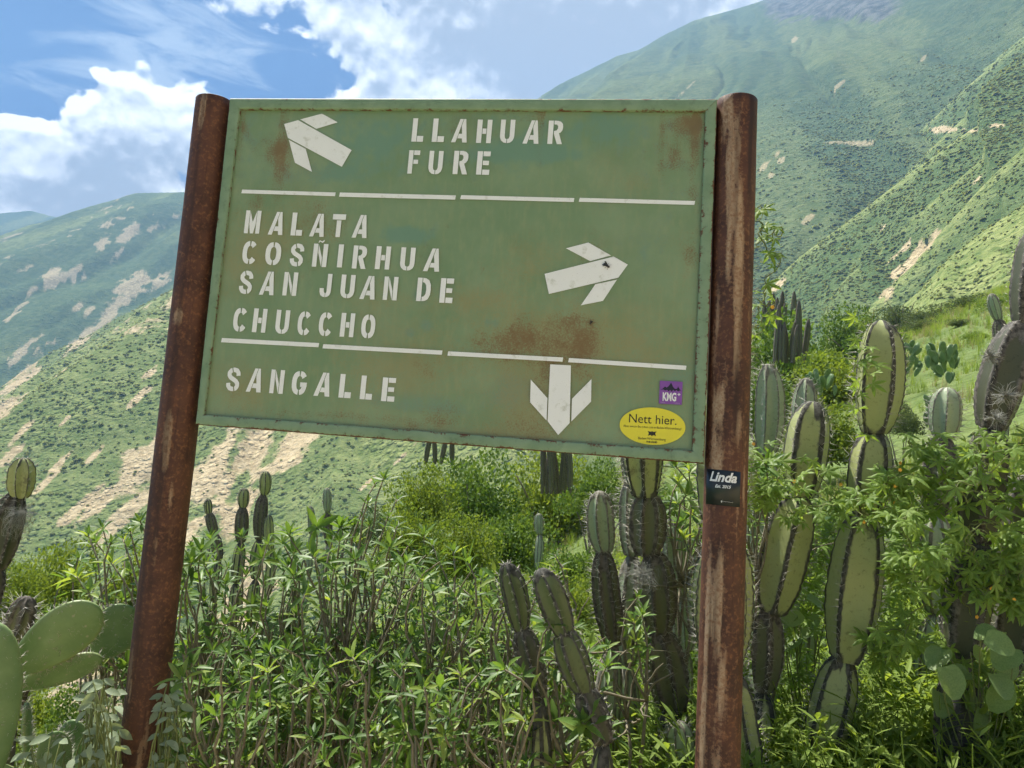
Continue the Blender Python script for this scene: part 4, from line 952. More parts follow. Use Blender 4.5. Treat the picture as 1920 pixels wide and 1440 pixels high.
    far = [([(498, 883, 496, 926, 23), (494, 924, 486, 1010, 26, 0, .95, 'cactus_old')], 8.5, 'tallest of the small cacti right of the left post, green head on a grey stem'),
           ([(458, 915, 456, 950, 22), (455, 948, 452, 1015, 26, 0, .95, 'cactus_old')], 8.5, 'squat green-headed cactus second from the left post, grey stem'),
           ([(390, 935, 392, 962, 16, 0, .6), (392, 960, 402, 1000, 20, 0, .8, 'cactus_old'), (402, 998, 410, 1050, 22, 0, .8, 'cactus_old')], 8.3, 'bent grey cactus nearest the left post, above the shrub'),
           ([(613, 914, 614, 958, 17), (614, 956, 616, 1020, 18, 0, .7, 'cactus_old')], 9.5, 'lone small cactus standing on the grassy slope below the sign'),
           ([(582, 948, 584, 1000, 15)], 9.0, 'faint thin cactus left of the lone one below the sign'),
           ([(505, 965, 508, 1030, 20)], 8.3, 'short green cactus at the foot of the tallest small one'),
           ([(1010, 962, 1012, 1000, 18)], 9.0, 'tiny pale cactus tip among the bushes under the middle of the sign'),
           ([(1858, 550, 1872, 598, 22), (1872, 596, 1880, 660, 28, 0, .9, 'cactus_old')], 7.0, 'pale lit cactus finger in the meadow beside the old trunk')]
    for s, D, lab in far: cactus(lab, s, D, 'cactus_pale' if D > 8.8 or s[0][0] > 1500 else 'cactus', cork=.18, spine=.03, hi=False, group='small cacti in the middle distance', per=2)
    rng = random.Random(5)
    for cx, cy, h, D, n, lab in ((1478, 660, 95, 24, 8, 'clump of thin grey columnar cacti in the bushes right of the right post'), (1040, 905, 100, 17, 9, 'clump of dark columnar cacti behind the bushes under the sign'), (822, 850, 40, 20, 4, 'dark cactus clump at the sign\'s bottom edge above the bushes'),
                                 (1455, 610, 60, 34, 7, 'dark cactus clump on the bushy slope right of the right post')):
        segs = []
        for i in range(n):
            x = cx+(i-(n-1)/2)*(60/n)+rng.uniform(-4, 4); hh = h*rng.uniform(.55, 1.1); segs.append((x+rng.uniform(-8, 12), cy-hh, x, cy+20, rng.uniform(9, 13), D+rng.uniform(-.5, .5), .7, 'cactus_old'))
        cactus(lab, segs, D, 'cactus_old', cork=.6, spine=0, hi=False, extend=False, name='cactus_clump')

# ------------------------------------------------------------------ prickly pears
def pad_shape(seed, hi=True, thick=.12):
    rng = np.random.default_rng(seed); nt, na = (18, 32) if hi else (7, 10)
    t = np.linspace(0, 1, nt); t = .5-.5*np.cos(math.pi*t); th = np.arange(na)*2*math.pi/na
    w = np.sqrt(np.clip(1-(2*t-1)**2, 0, 1))*(.62+.5*t-.10*t*t)      # narrow foot, broad head
    w[0] = .10; w[-1] = .01
    T, TH = np.meshgrid(t, th, indexing='ij'); W = w[:, None]
    x = W*.5*np.sign(np.cos(TH))*np.abs(np.cos(TH))**.9; y = thick*np.sqrt(np.clip(W, 0, 1))*.5*np.sign(np.sin(TH))*np.abs(np.sin(TH))**.75
    y = y+.05*(fbm(x*2+seed, T*2, 2, 3)-.5)
    e = np.clip(np.abs(np.cos(TH))**10, 0, 1)
    V = np.stack([x, y, T], -1).reshape(-1, 3)
    A = []; N = []
    for k in range(60 if hi else 0):
        a, b = rng.random()*.9+.06, rng.uniform(-1, 1); ww = np.interp(a, t, w)*.5
        for s in (-1, 1):
            A.append((b*ww*.93, s*thick*.36*math.sqrt(max(.05, 2*ww*(1-b*b))), a)); N.append((b*.4, s, .1))
    if hi:
        for a in np.linspace(.12, .98, 16):
            for s in (-1, 1): A.append((s*np.interp(a, t, w)*.5, 0, a)); N.append((s, 0, .3))
        A.append((0, 0, 1.)); N.append((0, 0, 1))
    return V, grid_faces(nt, na, True), e.ravel(), np.array(A), np.array(N)
def pad(parent, o, base, tip, width, tilt=0.0, seed=0, hi=True, thick=.12, spine=.018):
    """a pad standing from base to tip; tilt turns its face away from the camera about its long axis"""
    base = np.asarray(base, float); tip = np.asarray(tip, float); d = tip-base; L = np.linalg.norm(d); d /= L
    view = (base+tip)/2-CAM; view /= np.linalg.norm(view); x = np.cross(d, view); x /= np.linalg.norm(x); y = np.cross(d, x)
    c, s = math.cos(tilt), math.sin(tilt); x, y = x*c+y*s, y*c-x*s
    V, F, e, A, N = pad_shape(seed, hi, thick*L/width if hi else thick)
    X = lambda P: base-o+(P[:, :1]*width)*x+(P[:, 1:2]*width)*y+(P[:, 2:]*L)*d
    ob = link('pad', mesh('pad', X(V), F, True, dict(edge=e)), MAT['pad'], parent)
    if hi and spine:
        Nw = N[:, :1]*x+N[:, 1:2]*y+N[:, 2:]*d
        link('spines', spine_mesh(X(A), Nw, spine, np.random.default_rng(seed), 3, .0008), MAT['spine'], ob, kind='stuff')
    return ob
def prickly(label, pads, D, name='prickly_pear', group=None, hi=True):
    """pads: (base x, base y, tip x, tip y, width px, tilt[, depth at base, depth at tip])"""
    b = at(pads[0][0], pads[0][1], D); gz = float(ground_z(np.array([b[0]]), np.array([b[1]]))[0]); o = np.array([b[0], b[1], gz])
    root = empty(name, o, label, 'prickly pear', group)
    for i, p in enumerate(pads):
        d0, d1 = (p[6], p[7]) if len(p) > 6 else (D, D)
        pad(root, o, at(p[0], p[1], d0), at(p[2], p[3], d1), p[4]*(d0+d1)/2/FPX, p[5], int(p[0]*3+p[1]) % 9999+i, hi)
    # trunk of old pads to the ground
    z = b[2]; k = 0
    while z > gz+.05 and k < 5:
        q = np.array([b[0]+.02*k, b[1]+.05, z]); q2 = q-np.array([.02, -.02, min(.32, z-gz+.05)]); pad(root, o, q2, q+np.array([0, 0, .03]), .2, .5*k, 50+k, False); z = q2[2]; k += 1
    return root
def bush_of_pads(label, cx, cy, w, h, D, n, psize, seed):
    """a rounded prickly pear bush in the meadow"""
    rng = np.random.default_rng(seed); b = at(cx, cy, D); gz = float(ground_z(np.array([b[0]]), np.array([b[1]]))[0]); o = np.array([b[0], b[1], min(gz, b[2])])
    root = empty('prickly_pear_bush', o, label, 'prickly pear'); W = w*D/FPX/2; H = h*D/FPX; s = psize*D/FPX
    for i in range(n):
        a = rng.uniform(0, 6.28); q = math.sqrt(rng.random()); z = rng.random()**.8
        p = np.array([b[0]+W*q*math.cos(a)*(1-.35*z), b[1]+W*.8*q*math.sin(a), b[2]+H*z*(1-.25*q)])
        d = np.array([math.cos(a)*.5*q, math.sin(a)*.3, 1.0])+rng.normal(0, .25, 3); d /= np.linalg.norm(d)
        pad(root, o, p-d*s*.6, p+d*s*.6, s*.75*rng.uniform(.8, 1.1), rng.uniform(-.9, .9), seed*50+i, False, .16)
def all_prickly():
    prickly('large prickly pear with broad grey-green pads in the lower left corner', [(-18, 1470, -14, 1166, 118, .15, 1.85, 1.9), (22, 1262, 186, 1136, 118, .35, 2.0, 2.08), (30, 1290, 192, 1232, 74, .8, 2.05, 2.12), (180, 1235, 250, 1138, 104, .3, 2.42, 2.5)], 1.9)
    prickly('small prickly pear of low pads at the bottom of the picture left of the post', [(108, 1475, 98, 1372, 70, .3), (150, 1450, 132, 1350, 66, -.5, 2.2, 2.2), (52, 1440, 50, 1318, 60, 1.35)], 2.05)
    prickly('shaded prickly pear pads behind the shrub right of the left post', [(540, 1300, 552, 1200, 78, .2), (505, 1215, 528, 1150, 62, -.4), (580, 1330, 610, 1240, 70, .6)], 3.5)
    bush_of_pads('rounded prickly pear bush in the meadow left of the old trunk', 1766, 715, 78, 78, 13, 46, 20, 3)
    bush_of_pads('grey prickly pear bush behind the tall pale cactus', 1706, 700, 40, 62, 15, 22, 15, 4)
    bush_of_pads('prickly pear bush half hidden behind the small pale cacti', 1538, 735, 62, 46, 12, 24, 20, 5)
    bush_of_pads('prickly pear pads at the foot of the small round-topped cactus', 1752, 800, 44, 60, 8, 14, 24, 6)
    bush_of_pads('prickly pear pads in the gap between the two nearest cacti', 1545, 1010, 46, 50, 5, 9, 40, 7)

# ------------------------------------------------------------------ leafy things
_mk = lambda n, a, b: leaf_material(n, a, b, .45, .45, .35, None, True, 30)
def leaf_shape(L=1.0, W=.24, curl=.18, fold=.10, n=5, tipw=.6):
    """long leaf along +X, fold along its midrib"""
    t = np.linspace(0, 1, n); w = W*np.sin(np.clip(t**.85, 0, 1)*math.pi)**.75; w[0] = W*.08; w[-1] = 0.0
    V = []; F = []
    for i in range(n):
        z = -curl*t[i]**2
        V += [(t[i]*L, -w[i]/2, z+fold*w[i]), (t[i]*L, 0, z), (t[i]*L, w[i]/2, z+fold*w[i])]
    for i in range(n-1):
        a = i*3
        if i == n-2: F += [(a, a+1, a+4), (a+1, a+2, a+4)]
        else: F += [(a, a+1, a+4, a+3), (a+1, a+2, a+5, a+4)]
    return np.array(V), F
def palmate_shape():
    V = [(0, 0, 0)]; F = []
    for ang, ln, w in ((0, 1, .135), (48, .86, .12), (-48, .86, .12), (105, .58, .10), (-105, .58, .10)):
        a = math.radians(ang); d = np.array([math.cos(a), math.sin(a), 0]); n = np.array([-d[1], d[0], 0]); k = len(V)
        V += [tuple(d*ln*.35+n*w-np.array([0, 0, .01])), tuple(d*ln*.72+n*w*.75-np.array([0, 0, .07*ln])), tuple(d*ln-np.array([0, 0, .17*ln])), tuple(d*ln*.72-n*w*.75-np.array([0, 0, .07*ln])), tuple(d*ln*.35-n*w-np.array([0, 0, .01])), tuple(d*ln*.55+np.array([0, 0, .03]))]
        F += [(0, k+5, k), (0, k+4, k+5), (k, k+5, k+1), (k+5, k+4, k+3), (k+1, k+5, k+2), (k+5, k+3, k+2)]
    return np.array(V), F
def round_shape():
    n = 14; V = [(.45, 0, -.02)]
    for i in range(n):
        a = math.pi+2*math.pi*(i+.5)/n; r = .5*(1+.12*math.cos(a))
        x = .48+r*math.cos(a)*1.05; 
        if i in (0, n-1): x += .10
        x += .16*math.exp(-((a-2*math.pi)/.28)**2)
        V.append((x, r*math.sin(a)*.92, .16*abs(math.sin(a))-.14*x*x+.03*math.sin(3*a)))
    return np.array(V), [(0, 1+i, 1+(i+1) % n) for i in range(n)]
LEAF = [leaf_shape(1, w, c, f) for w, c, f in ((.27, .16, .2), (.23, .30, .25), (.30, .08, .15))]
LEAF = LEAF+[leaf_shape(1, w, c, f) for w, c, f in ((.25, .20, .25), (.21, .34, .2))]
LEAF_ME = [mesh('leaf', V, F, True) for V, F in LEAF]
for me_ in LEAF_ME[3:]: me_.materials.append(MAT['leaf_young'] if me_ is LEAF_ME[3] else MAT['leaf_old'])
PALM_V, PALM_F = palmate_shape(); PALM_ME = mesh('leaf', PALM_V, PALM_F, False)
ROUND_V, ROUND_F = round_shape(); ROUND_ME = mesh('leaf', ROUND_V, ROUND_F, True)
OVATE = leaf_shape(1, .48, .2, .18); OVATE_ME = mesh('leaf', *OVATE, True)
for me_, k_ in [(x, 'leaf') for x in LEAF_ME[:3]]+[(PALM_ME, 'vine_leaf'), (ROUND_ME, 'round_leaf'), (OVATE_ME, 'silver_leaf')]: me_.materials.append(MAT[k_])
def leaf_matrix(p, d, nrm, s):
    d = d/np.linalg.norm(d); y = np.cross(nrm, d); ny = np.linalg.norm(y)
    if ny < 1e-4: y = np.cross(np.array([.3, .9, .2]), d); ny = np.linalg.norm(y)
    y /= ny; z = np.cross(d, y)
    return np.stack([d*s, y*s, z*s, p], 1)          # 3x4
def put_leaves(root, o, mats, data, me_of, shape_of, mass_mat, most=300, name='leaf'):
    """mats (n,3,4); the ones that show largest become parts, the rest one joined mass"""
    mats = np.asarray(mats); n = len(mats); px, py, dep = to_px(mats[:, :, 3])
    size = np.linalg.norm(mats[:, :, 0], axis=1)/np.maximum(dep, .1)
    inside = (px > -30) & (px < 1950) & (py > -30) & (py < 1470)
    order = np.argsort(-(size*inside)); parts = order[:most]; parts = parts[inside[parts]]; rest = np.setdiff1d(order, parts)
    for i in parts:
        ob = bpy.data.objects.new(name, me_of(data[i])); COL.objects.link(ob); ob.parent = root
        m_ = mats[i]; M4 = Matrix([list(m_[0]), list(m_[1]), list(m_[2]), [0, 0, 0, 1]]); M4.translation = Vector(m_[:, 3]-o); ob.matrix_basis = M4
    if len(rest):
        Vs = []; Fs = []; R_ = []; k = 0; rng = np.random.default_rng(n)
        for i in rest:
            V, F = shape_of(data[i]); W = V@mats[i][:, :3].T+mats[i][:, 3]-o; Vs.append(W); Fs += [[a+k for a in f] for f in F]; k += len(V); R_.append(np.full(len(V), rng.random()))
        link('foliage', mesh('foliage', np.concatenate(Vs), Fs, False, dict(rnd=np.concatenate(R_))), mass_mat, root, kind='stuff')
def bez(a, b, c, n=7):
    t = np.linspace(0, 1, n)[:, None]; return (1-t)**2*a+2*t*(1-t)*b+t*t*c
def whorl_shrub(label, tips_px, base_px, D, seed, leafL=.067, group='whorled-leaf shrubs round the sign', spread=.35, nl=(7, 12), mains=5):
    """tips_px: list of (x, y[, depth]) where leaf whorls sit"""
    rng = np.random.default_rng(seed); b = at(base_px[0], base_px[1], D); gz = float(ground_z(np.array([b[0]]), np.array([b[1]]))[0])
    o = np.array([b[0], b[1], gz-.02]); root = empty('leafy_shrub', o, label, 'shrub', group)
    tips = np.array([at(t[0], t[1], (t[2] if len(t) > 2 else D+rng.uniform(-spread, spread))) for t in tips_px])
    # forks: tips gathered into bunches, bunches into main stems
    k2 = max(3, len(tips)//4); c2 = tips[rng.permutation(len(tips))[:k2]].copy()
    for _ in range(4):
        a2 = np.argmin(((tips[:, None]-c2[None])**2).sum(-1), 1)
        for j in range(k2):
            if (a2 == j).any(): c2[j] = tips[a2 == j].mean(0)
    fork2 = c2+(o-c2)*.22+np.stack([rng.normal(0, .03, k2), rng.normal(0, .03, k2), -np.abs(rng.normal(.05, .03, k2))], -1)
    k1 = min(mains, k2); c1 = fork2[rng.permutation(k2)[:k1]].copy()
    for _ in range(4):
        a1 = np.argmin(((fork2[:, None]-c1[None])**2).sum(-1), 1)
        for j in range(k1):
            if (a1 == j).any(): c1[j] = fork2[a1 == j].mean(0)
    fork1 = c1+(o-c1)*.45
    def limb(p, q, r0, r1, n=7, sag=.12):
        L = np.linalg.norm(q-p); mid = (p+q)/2+np.array([rng.normal(0, .2), rng.normal(0, .16), rng.normal(.0, .08)])*L+np.array([0, 0, -sag*L*.3]); pts = bez(p, mid, q, n)
        pts[1:-1] += rng.normal(0, .012*L, (n-2, 3)); return pts, np.linspace(r0, r1, n)
    A = Acc(); mats = []; data = []
    for j in range(k1):
        pts, r = limb(o+np.array([rng.normal(0, .04), rng.normal(0, .04), 0]), fork1[j], .013, .009); V, F = tube(pts-o, r, 6); link('main_stem', mesh('main_stem', V, F, True), MAT['stem'], root)
    for j in range(k2):
        pts, r = limb(fork1[a1[j]], fork2[j], .0085, .0058); A.add(*tube(pts-o, r, 5))
    for i, tp in enumerate(tips):
        f = fork2[a2[i]]; pts, r = limb(f, tp, .0050, .0026, 7, -.5); A.add(*tube(pts-o, r, 4))
        ax = pts[-1]-pts[-2]; ax = ax/np.linalg.norm(ax)+np.array([-.1, -.45, .45])+rng.normal(0, .3, 3); ax /= np.linalg.norm(ax); u, v, _ = frame_of(ax)
        kind = rng.choice([0, 1, 2, 3, 3, 4, 4], 1)[0]; n = rng.integers(nl[0], nl[1]+1); ph = rng.uniform(0, 6.28); s0 = leafL*rng.uniform(.62, 1.25)
        for q in range(n):
            an = ph+q*2.4; el = .12+.95*(q/n)**.9+rng.normal(0, .10); rad = math.cos(an)*u+math.sin(an)*v
            d = ax*math.cos(el*1.35)+rad*math.sin(el*1.35); p = tp-ax*.020*q/n
            L = s0*(.55+.5*min(1, q/n*1.6))*rng.uniform(.85, 1.15); mats.append(leaf_matrix(p+rad*.002, d, ax*.8+np.array([0, 0, .2])-d*.1, L)); data.append(int(kind if rng.random() < .6 else rng.integers(0, 5)))
        for q in range(rng.integers(1, 6)):      # a few leaves further down the twig
            t = rng.uniform(.45, .95); p = pts[int(t*6)]; an = rng.uniform(0, 6.28); rad = math.cos(an)*u+math.sin(an)*v
            mats.append(leaf_matrix(p, rad+ax*.5, ax, s0*rng.uniform(.6, .95))); data.append(int(rng.integers(0, 5)))
    for q in range(14):      # bare pale twigs
        f = fork2[int(rng.integers(0, k2))]; e = f+np.array([rng.normal(0, .16), rng.normal(-.05, .12), abs(rng.normal(.12, .1))]); pts, r = limb(f, e, .0058, .0018); A.add(*tube(pts-o, r, 4))
    link('twigs', A.mesh('twigs', True), MAT['stem'], root, kind='stuff')
    put_leaves(root, o, mats, data, lambda k: LEAF_ME[k], lambda k: LEAF[k], MAT['leaf_mass'])
    return root
def scatter_tips(x0, x1, y0, y1, n, seed, top=None, dmin=26):
    """whorl positions in a picture region; top(x) gives the shrub's upper outline"""
    rng = np.random.default_rng(seed); out = []
    for _ in range(n*30):
        x = rng.uniform(x0, x1); y = y0+(y1-y0)*rng.random()**.9
        if top is not None and y < np.interp(x, *top): continue
        if all((x-a)**2+(y-b)**2 > dmin**2 for a, b in out): out.append((x, y))
        if len(out) >= n: break
    return out
def all_shrubs():
    T = ([100, 180, 230, 300, 380, 430, 500, 560, 640, 700, 760, 840, 900, 960, 1010, 1060, 1110], [1060, 985, 960, 985, 1010, 985, 1005, 950, 975, 900, 985, 1020, 1045, 1100, 1060, 1130, 1200])
    whorl_shrub('leafy shrub behind the left post, its whorls showing on both sides', scatter_tips(140, 330, 985, 1260, 46, 1, T)+[(165, 1002), (262, 975), (230, 1010), (125, 1080)], (250, 1640), 2.85, 11)
    whorl_shrub('bushy leafy shrub right of the left post under the small cacti', scatter_tips(335, 560, 1000, 1420, 100, 2, T, 21), (430, 1640), 2.9, 12)
    whorl_shrub('leafy shrub with its tallest twigs reaching up towards the sign\'s lower edge', scatter_tips(540, 800, 960, 1420, 108, 3, T, 21)+[(705, 905), (720, 895), (690, 940), (665, 985), (745, 935), (640, 985)], (640, 1640), 2.8, 13)
    whorl_shrub('leafy shrub with pale arching branches in the bottom middle of the picture', scatter_tips(770, 1010, 1010, 1430, 96, 4, T, 21), (860, 1640), 2.65, 14)
    whorl_shrub('sparse leafy shrub in front of the dark leaning cactus', scatter_tips(960, 1140, 1150, 1440, 30, 5, T, 32)+[(1040, 1045, 3.0), (1048, 1062, 3.0), (1052, 1190), (1085, 1240)], (1040, 1640), 2.45, 15)
    whorl_shrub('nearest leafy shrub at the bottom edge between the left post and the middle', scatter_tips(320, 760, 1210, 1450, 100, 6, T, 24), (540, 1700), 2.35, 16, .062)
    whorl_shrub('leafy shrub filling the bottom edge in the middle of the picture', scatter_tips(740, 1000, 1250, 1450, 58, 7, T, 24), (860, 1700), 2.3, 17, .060)
    whorl_shrub('leafy sprig between the thick cactus and the right post', scatter_tips(1262, 1322, 868, 1010, 12, 8, None, 24)+[(1290, 872), (1272, 905)], (1290, 1500), 3.1, 18, .085)
    whorl_shrub('leafy sprig just right of the right post beside the black sticker', scatter_tips(1402, 1470, 862, 960, 9, 9, None, 24)+[(1418, 880), (1446, 862)], (1430, 1500), 3.0, 19, .075)
    whorl_shrub('tall leafy stem with narrow leaves in front of the oval-headed cactus', [(1196, 1120, 2.7), (1204, 1150, 2.7), (1188, 1165, 2.7), (1212, 1185, 2.7), (1196, 1200, 2.7), (1180, 1215, 2.7), (1210, 1235, 2.7), (1040, 1040, 2.9), (1046, 1075, 2.9)], (1195, 1620), 2.7, 20, .060)

# ------------------------------------------------------------------ vines
def vine(label, strands, seed, leafL=.06, step=.035, group='climbing vines on the cacti', flowers=0, most=300, side=.05, petiole=.6):
    """strands: lists of (x, y, depth) the stems run through"""
    rng = np.random.default_rng(seed); s0 = strands[0]; b = at(*s0[-1]); gz = float(ground_z(np.array([b[0]]), np.array([b[1]]))[0])
    o = b.copy(); root = empty('climbing_vine', o, label, 'vine', group); A = Acc(); mats = []; data = []; spots = []
    for st in strands:
        P = np.array([at(*s) for s in st]); k = np.linspace(0, len(P)-1, 10*len(P))
        Q = np.stack([np.interp(k, np.arange(len(P)), P[:, c]) for c in range(3)], -1)
        w = np.cumsum(rng.normal(0, .010, Q.shape), 0); w -= np.linspace(0, 1, len(Q))[:, None]*w[-1]; Q = Q+w
        Q[1:-1] = (Q[:-2]+Q[1:-1]*2+Q[2:])/4
        A.add(*tube(Q-o, np.full(len(Q), .0019), 4))
        ds = np.linalg.norm(np.diff(Q, axis=0), axis=1); s = np.concatenate([[0], np.cumsum(ds)])
        for q in np.arange(step*.3, s[-1], step):
            p = np.array([np.interp(q+rng.uniform(-.4, .4)*step, s, Q[:, c]) for c in range(3)])
            out = rng.normal(0, 1, 3); out[1] -= .5; out[2] += .25; out /= np.linalg.norm(out); L = leafL*rng.uniform(.6, 1.2)
            pe = p+out*rng.uniform(.4, 1.2)*side
            A.add(*tube(np.array([p, (p+pe)/2+np.array([0, 0, .006]), pe])-o, [.0010, .0009, .0008], 3, False))
            d = out*np.array([1, 1, .3])+np.array([0, 0, -.55])+rng.normal(0, .35, 3)
            nrm = np.array([-.1, -.75, .75])+rng.normal(0, .45, 3)
            mats.append(leaf_matrix(pe, d-nrm*(d@nrm)/(nrm@nrm), nrm, L)); data.append(0); spots.append(pe)
    link('stem', A.mesh('stem', True), MAT['green_stem'], root)
    put_leaves(root, o, mats, data, lambda k: PALM_ME, lambda k: (PALM_V, PALM_F), MAT['vine_mass'], most)
    for i in range(flowers):
        p = spots[int(rng.integers(0, len(spots)))]+np.array([0, -.02, .02]); V = []; F = []
        for q in range(5):
            a = q*1.2566; k = len(V); c = np.array([math.cos(a), -.4, math.sin(a)])*.007; t = np.array([-math.sin(a), 0, math.cos(a)])*.0032
            V += [(0, 0, 0), tuple(c*.6+t), tuple(c), tuple(c*.6-t)]; F.append((k, k+1, k+2, k+3))
        link('flower', mesh('flower', np.array(V)+p-o, F), MAT['flower'], root)
    return root
def all_vines():
    rng = random.Random(8)
    def web(x0, x1, y0, y1, d0, d1, n, m=4, slope=.5):
        out = []
        for i in range(n):
            x = rng.uniform(x0, x1); y = rng.uniform(y0, y1); st = []; a = rng.uniform(-.6, .6)+(math.pi if rng.random() < .5 else 0)
            for k in range(m):
                st.append((min(max(x, x0-20), x1+20), min(max(y, y0-10), y1+20), rng.uniform(d0, d1))); x += math.cos(a)*55; y += math.sin(a)*55*slope+14; a += rng.uniform(-.7, .7)
            out.append(st[::-1])
        return out
    vine('vine with palm-shaped leaves wrapped round the waist of the tall pale cactus', web(1640, 1750, 800, 930, 2.55, 2.74, 7)+[[(1605, 800, 2.66), (1600, 700, 2.66), (1612, 640, 2.66), (1640, 580, 2.7)]], 1, .058, .030, flowers=5)
    vine('vine with palm-shaped leaves over the dark-shouldered cactus', web(1405, 1550, 850, 925, 2.6, 2.8, 8), 2, .052, .032, flowers=4)
    vine('thick curtain of vine leaves hanging from the old trunk', web(1725, 1900, 880, 1100, 2.35, 2.75, 22), 3, .058, .034, flowers=6)
    vine('vine tendril with a few leaves clinging to the right edge of the right post', [[(1424, 600, 2.34), (1410, 540, 2.34), (1416, 470, 2.33), (1428, 430, 2.32), (1414, 385, 2.3)], [(1416, 470, 2.33), (1436, 455, 2.3), (1448, 452, 2.28)], [(1414, 640, 2.4), (1408, 590, 2.36), (1420, 560, 2.34)]], 4, .044, .055, side=.02, flowers=1)
    vine('vine scrambling over the ground below the tall pale cactus', web(1680, 1790, 1120, 1240, 2.5, 2.8, 8), 5, .06, .04)
    vine('vine leaves climbing the right edge of the picture', web(1840, 1930, 780, 1120, 2.35, 2.6, 12), 6, .06, .045, flowers=2)
    vine('vine on the pale cacti right behind the right post', web(1400, 1480, 960, 1250, 2.95, 3.4, 14), 7, .055, .04)
    vine('vine patch behind the tall pale cactus and the dark-shouldered one', web(1500, 1680, 930, 1180, 3.2, 3.8, 26), 8, .06, .04)

# ------------------------------------------------------------------ broad leaf and silver herbs
def herb(label, pts, D, base, seed, me, shape, size, cat, name, up=.4, mass='leaf_mass'):
    rng = np.random.default_rng(seed); b = at(base[0], base[1], D); gz = float(ground_z(np.array([b[0]]), np.array([b[1]]))[0]); o = np.array([b[0], b[1], gz-.02])
    root = empty(name, o, label, cat); A = Acc(); mats = []
    for x, y in pts:
        p = at(x, y, D+rng.uniform(-.15, .15)); st_ = o+np.array([0, 0, max(0, (p[2]-o[2])*.55)]); mid = (p+st_)/2+np.array([rng.normal(0, .05), rng.normal(0, .05), .05]); A.add(*tube(bez(st_, mid, p)-o, np.linspace(.004, .0016, 7), 4))
        nrm = np.array([0, -.8, .8])+rng.normal(0, .35, 3); d = np.array([rng.normal(0, .8), -.3, rng.normal(up-.6, .4)]); s = size*rng.uniform(.75, 1.15)
        mats.append(leaf_matrix(p, d-nrm*(d@nrm)/(nrm@nrm), nrm, s))
    top = max(m_[2, 3] for m_ in mats); A.add(*tube(np.array([o, o+np.array([.02, 0, (top-o[2])*.4]), o+np.array([0, -.01, (top-o[2])*.8])])-o, [.006, .005, .003], 5))
    link('stalks', A.mesh('stalks', True), MAT['green_stem'], root)
    put_leaves(root, o, mats, [0]*len(mats), lambda k: me, lambda k: shape, MAT[mass]); return root
def all_herbs():
    z = lambda L: [(1280+x*.4028, 860+y*.4028) for x, y in L]
    herb('plant with broad round leaves in the lower right corner', z([(1225, 880), (1390, 825), (1490, 805), (1340, 900), (1490, 900), (1345, 1000), (1210, 950), (1270, 1110), (1390, 1150), (1190, 1075), (1495, 1030), (1575, 935), (1440, 990), (1320, 1180), (1540, 870)]), 2.45, (1840, 1700), 1, ROUND_ME, (ROUND_V, ROUND_F), .088, 'plant', 'broad_leaved_plant')
    herb('broad-leaved plant in the shade left of the tall pale cactus foot', z([(520, 700), (600, 715), (490, 770), (570, 640), (620, 780), (560, 830), (680, 690), (450, 720)]), 3.0, (1500, 1700), 2, ROUND_ME, (ROUND_V, ROUND_F), .07, 'plant', 'broad_leaved_plant')
    rng = random.Random(3)
    def sprig(cx, y0, y1, n, w): return [(cx+rng.uniform(-w, w)*(1-.5*(y1-y)/(y1-y0+1)), y) for y in [rng.uniform(y0, y1) for _ in range(n)]]
    herb('silvery-leaved herb left of the foot of the left post', sprig(190, 1270, 1450, 80, 45), 2.05, (190, 1700), 4, OVATE_ME, OVATE, .040, 'plant', 'silver_herb')
    herb('silvery-leaved herb right of the foot of the left post', sprig(320, 1270, 1450, 60, 36), 2.1, (325, 1700), 5, OVATE_ME, OVATE, .036, 'plant', 'silver_herb')
    herb('low silvery herb at the bottom left corner under the prickly pear', sprig(90, 1380, 1455, 26, 70), 1.95, (90, 1700), 6, OVATE_ME, OVATE, .042, 'plant', 'silver_herb')

# ------------------------------------------------------------------ bushes and trees of the middle distance
def bush_mesh(seed, n=6500, leaf=.055, squash=.8, clumps=16):
    rng = np.random.default_rng(seed)
    cc = rng.normal(0, 1, (clumps, 3)); cc /= np.linalg.norm(cc, axis=1)[:, None]; cc *= rng.uniform(.2, .75, (clumps, 1)); cc[:, 2] = np.abs(cc[:, 2])*squash+.05
    cr = rng.uniform(.22, .42, clumps); k = rng.integers(0, clumps, n); d = rng.normal(0, 1, (n, 3)); d /= np.linalg.norm(d, axis=1)[:, None]
    P = cc[k]+d*(cr[k]*rng.uniform(.55, 1.05, n)**.6)[:, None]; P = P[P[:, 2] > 0]; n = len(P); d = d[:n]
    D = rng.normal(0, 1, (n, 3))+np.array([0, 0, .25])+P*.8; D /= np.linalg.norm(D, axis=1)[:, None]
    N = np.cross(D, rng.normal(0, 1, (n, 3))); N /= np.linalg.norm(N, axis=1)[:, None]
    L = leaf*rng.uniform(.6, 1.4, n)[:, None]; w = L*.30
    V = np.stack([P-N*w*.3, P+D*L*.5+N*w, P+D*L, P+D*L*.5-N*w], 1).reshape(-1, 3)
    F = np.arange(n*4).reshape(-1, 4); cl = np.repeat(rng.random(clumps)[k[:n]]*.6+rng.random(n)*.4, 4)
    return mesh('foliage', V, F, False, dict(rnd=cl))
def stems_mesh(seed):
    rng = np.random.default_rng(seed); A = Acc()
    for i in range(7):
        e = np.array([rng.normal(0, .45), rng.normal(0, .45), rng.uniform(.4, .8)]); A.add(*tube(bez(np.array([rng.normal(0, .05), rng.normal(0, .05), -.25]), e*.4+np.array([0, 0, .1]), e, 6), np.linspace(.03, .008, 6), 5))
    return A.mesh('stems', True)
BUSH = [bush_mesh(60+i) for i in range(4)]; FEATHER = [bush_mesh(80+i, 9500, .055, 1.0, 24) for i in range(3)]; STEMS = [stems_mesh(70+i) for i in range(3)]
_bm = {}
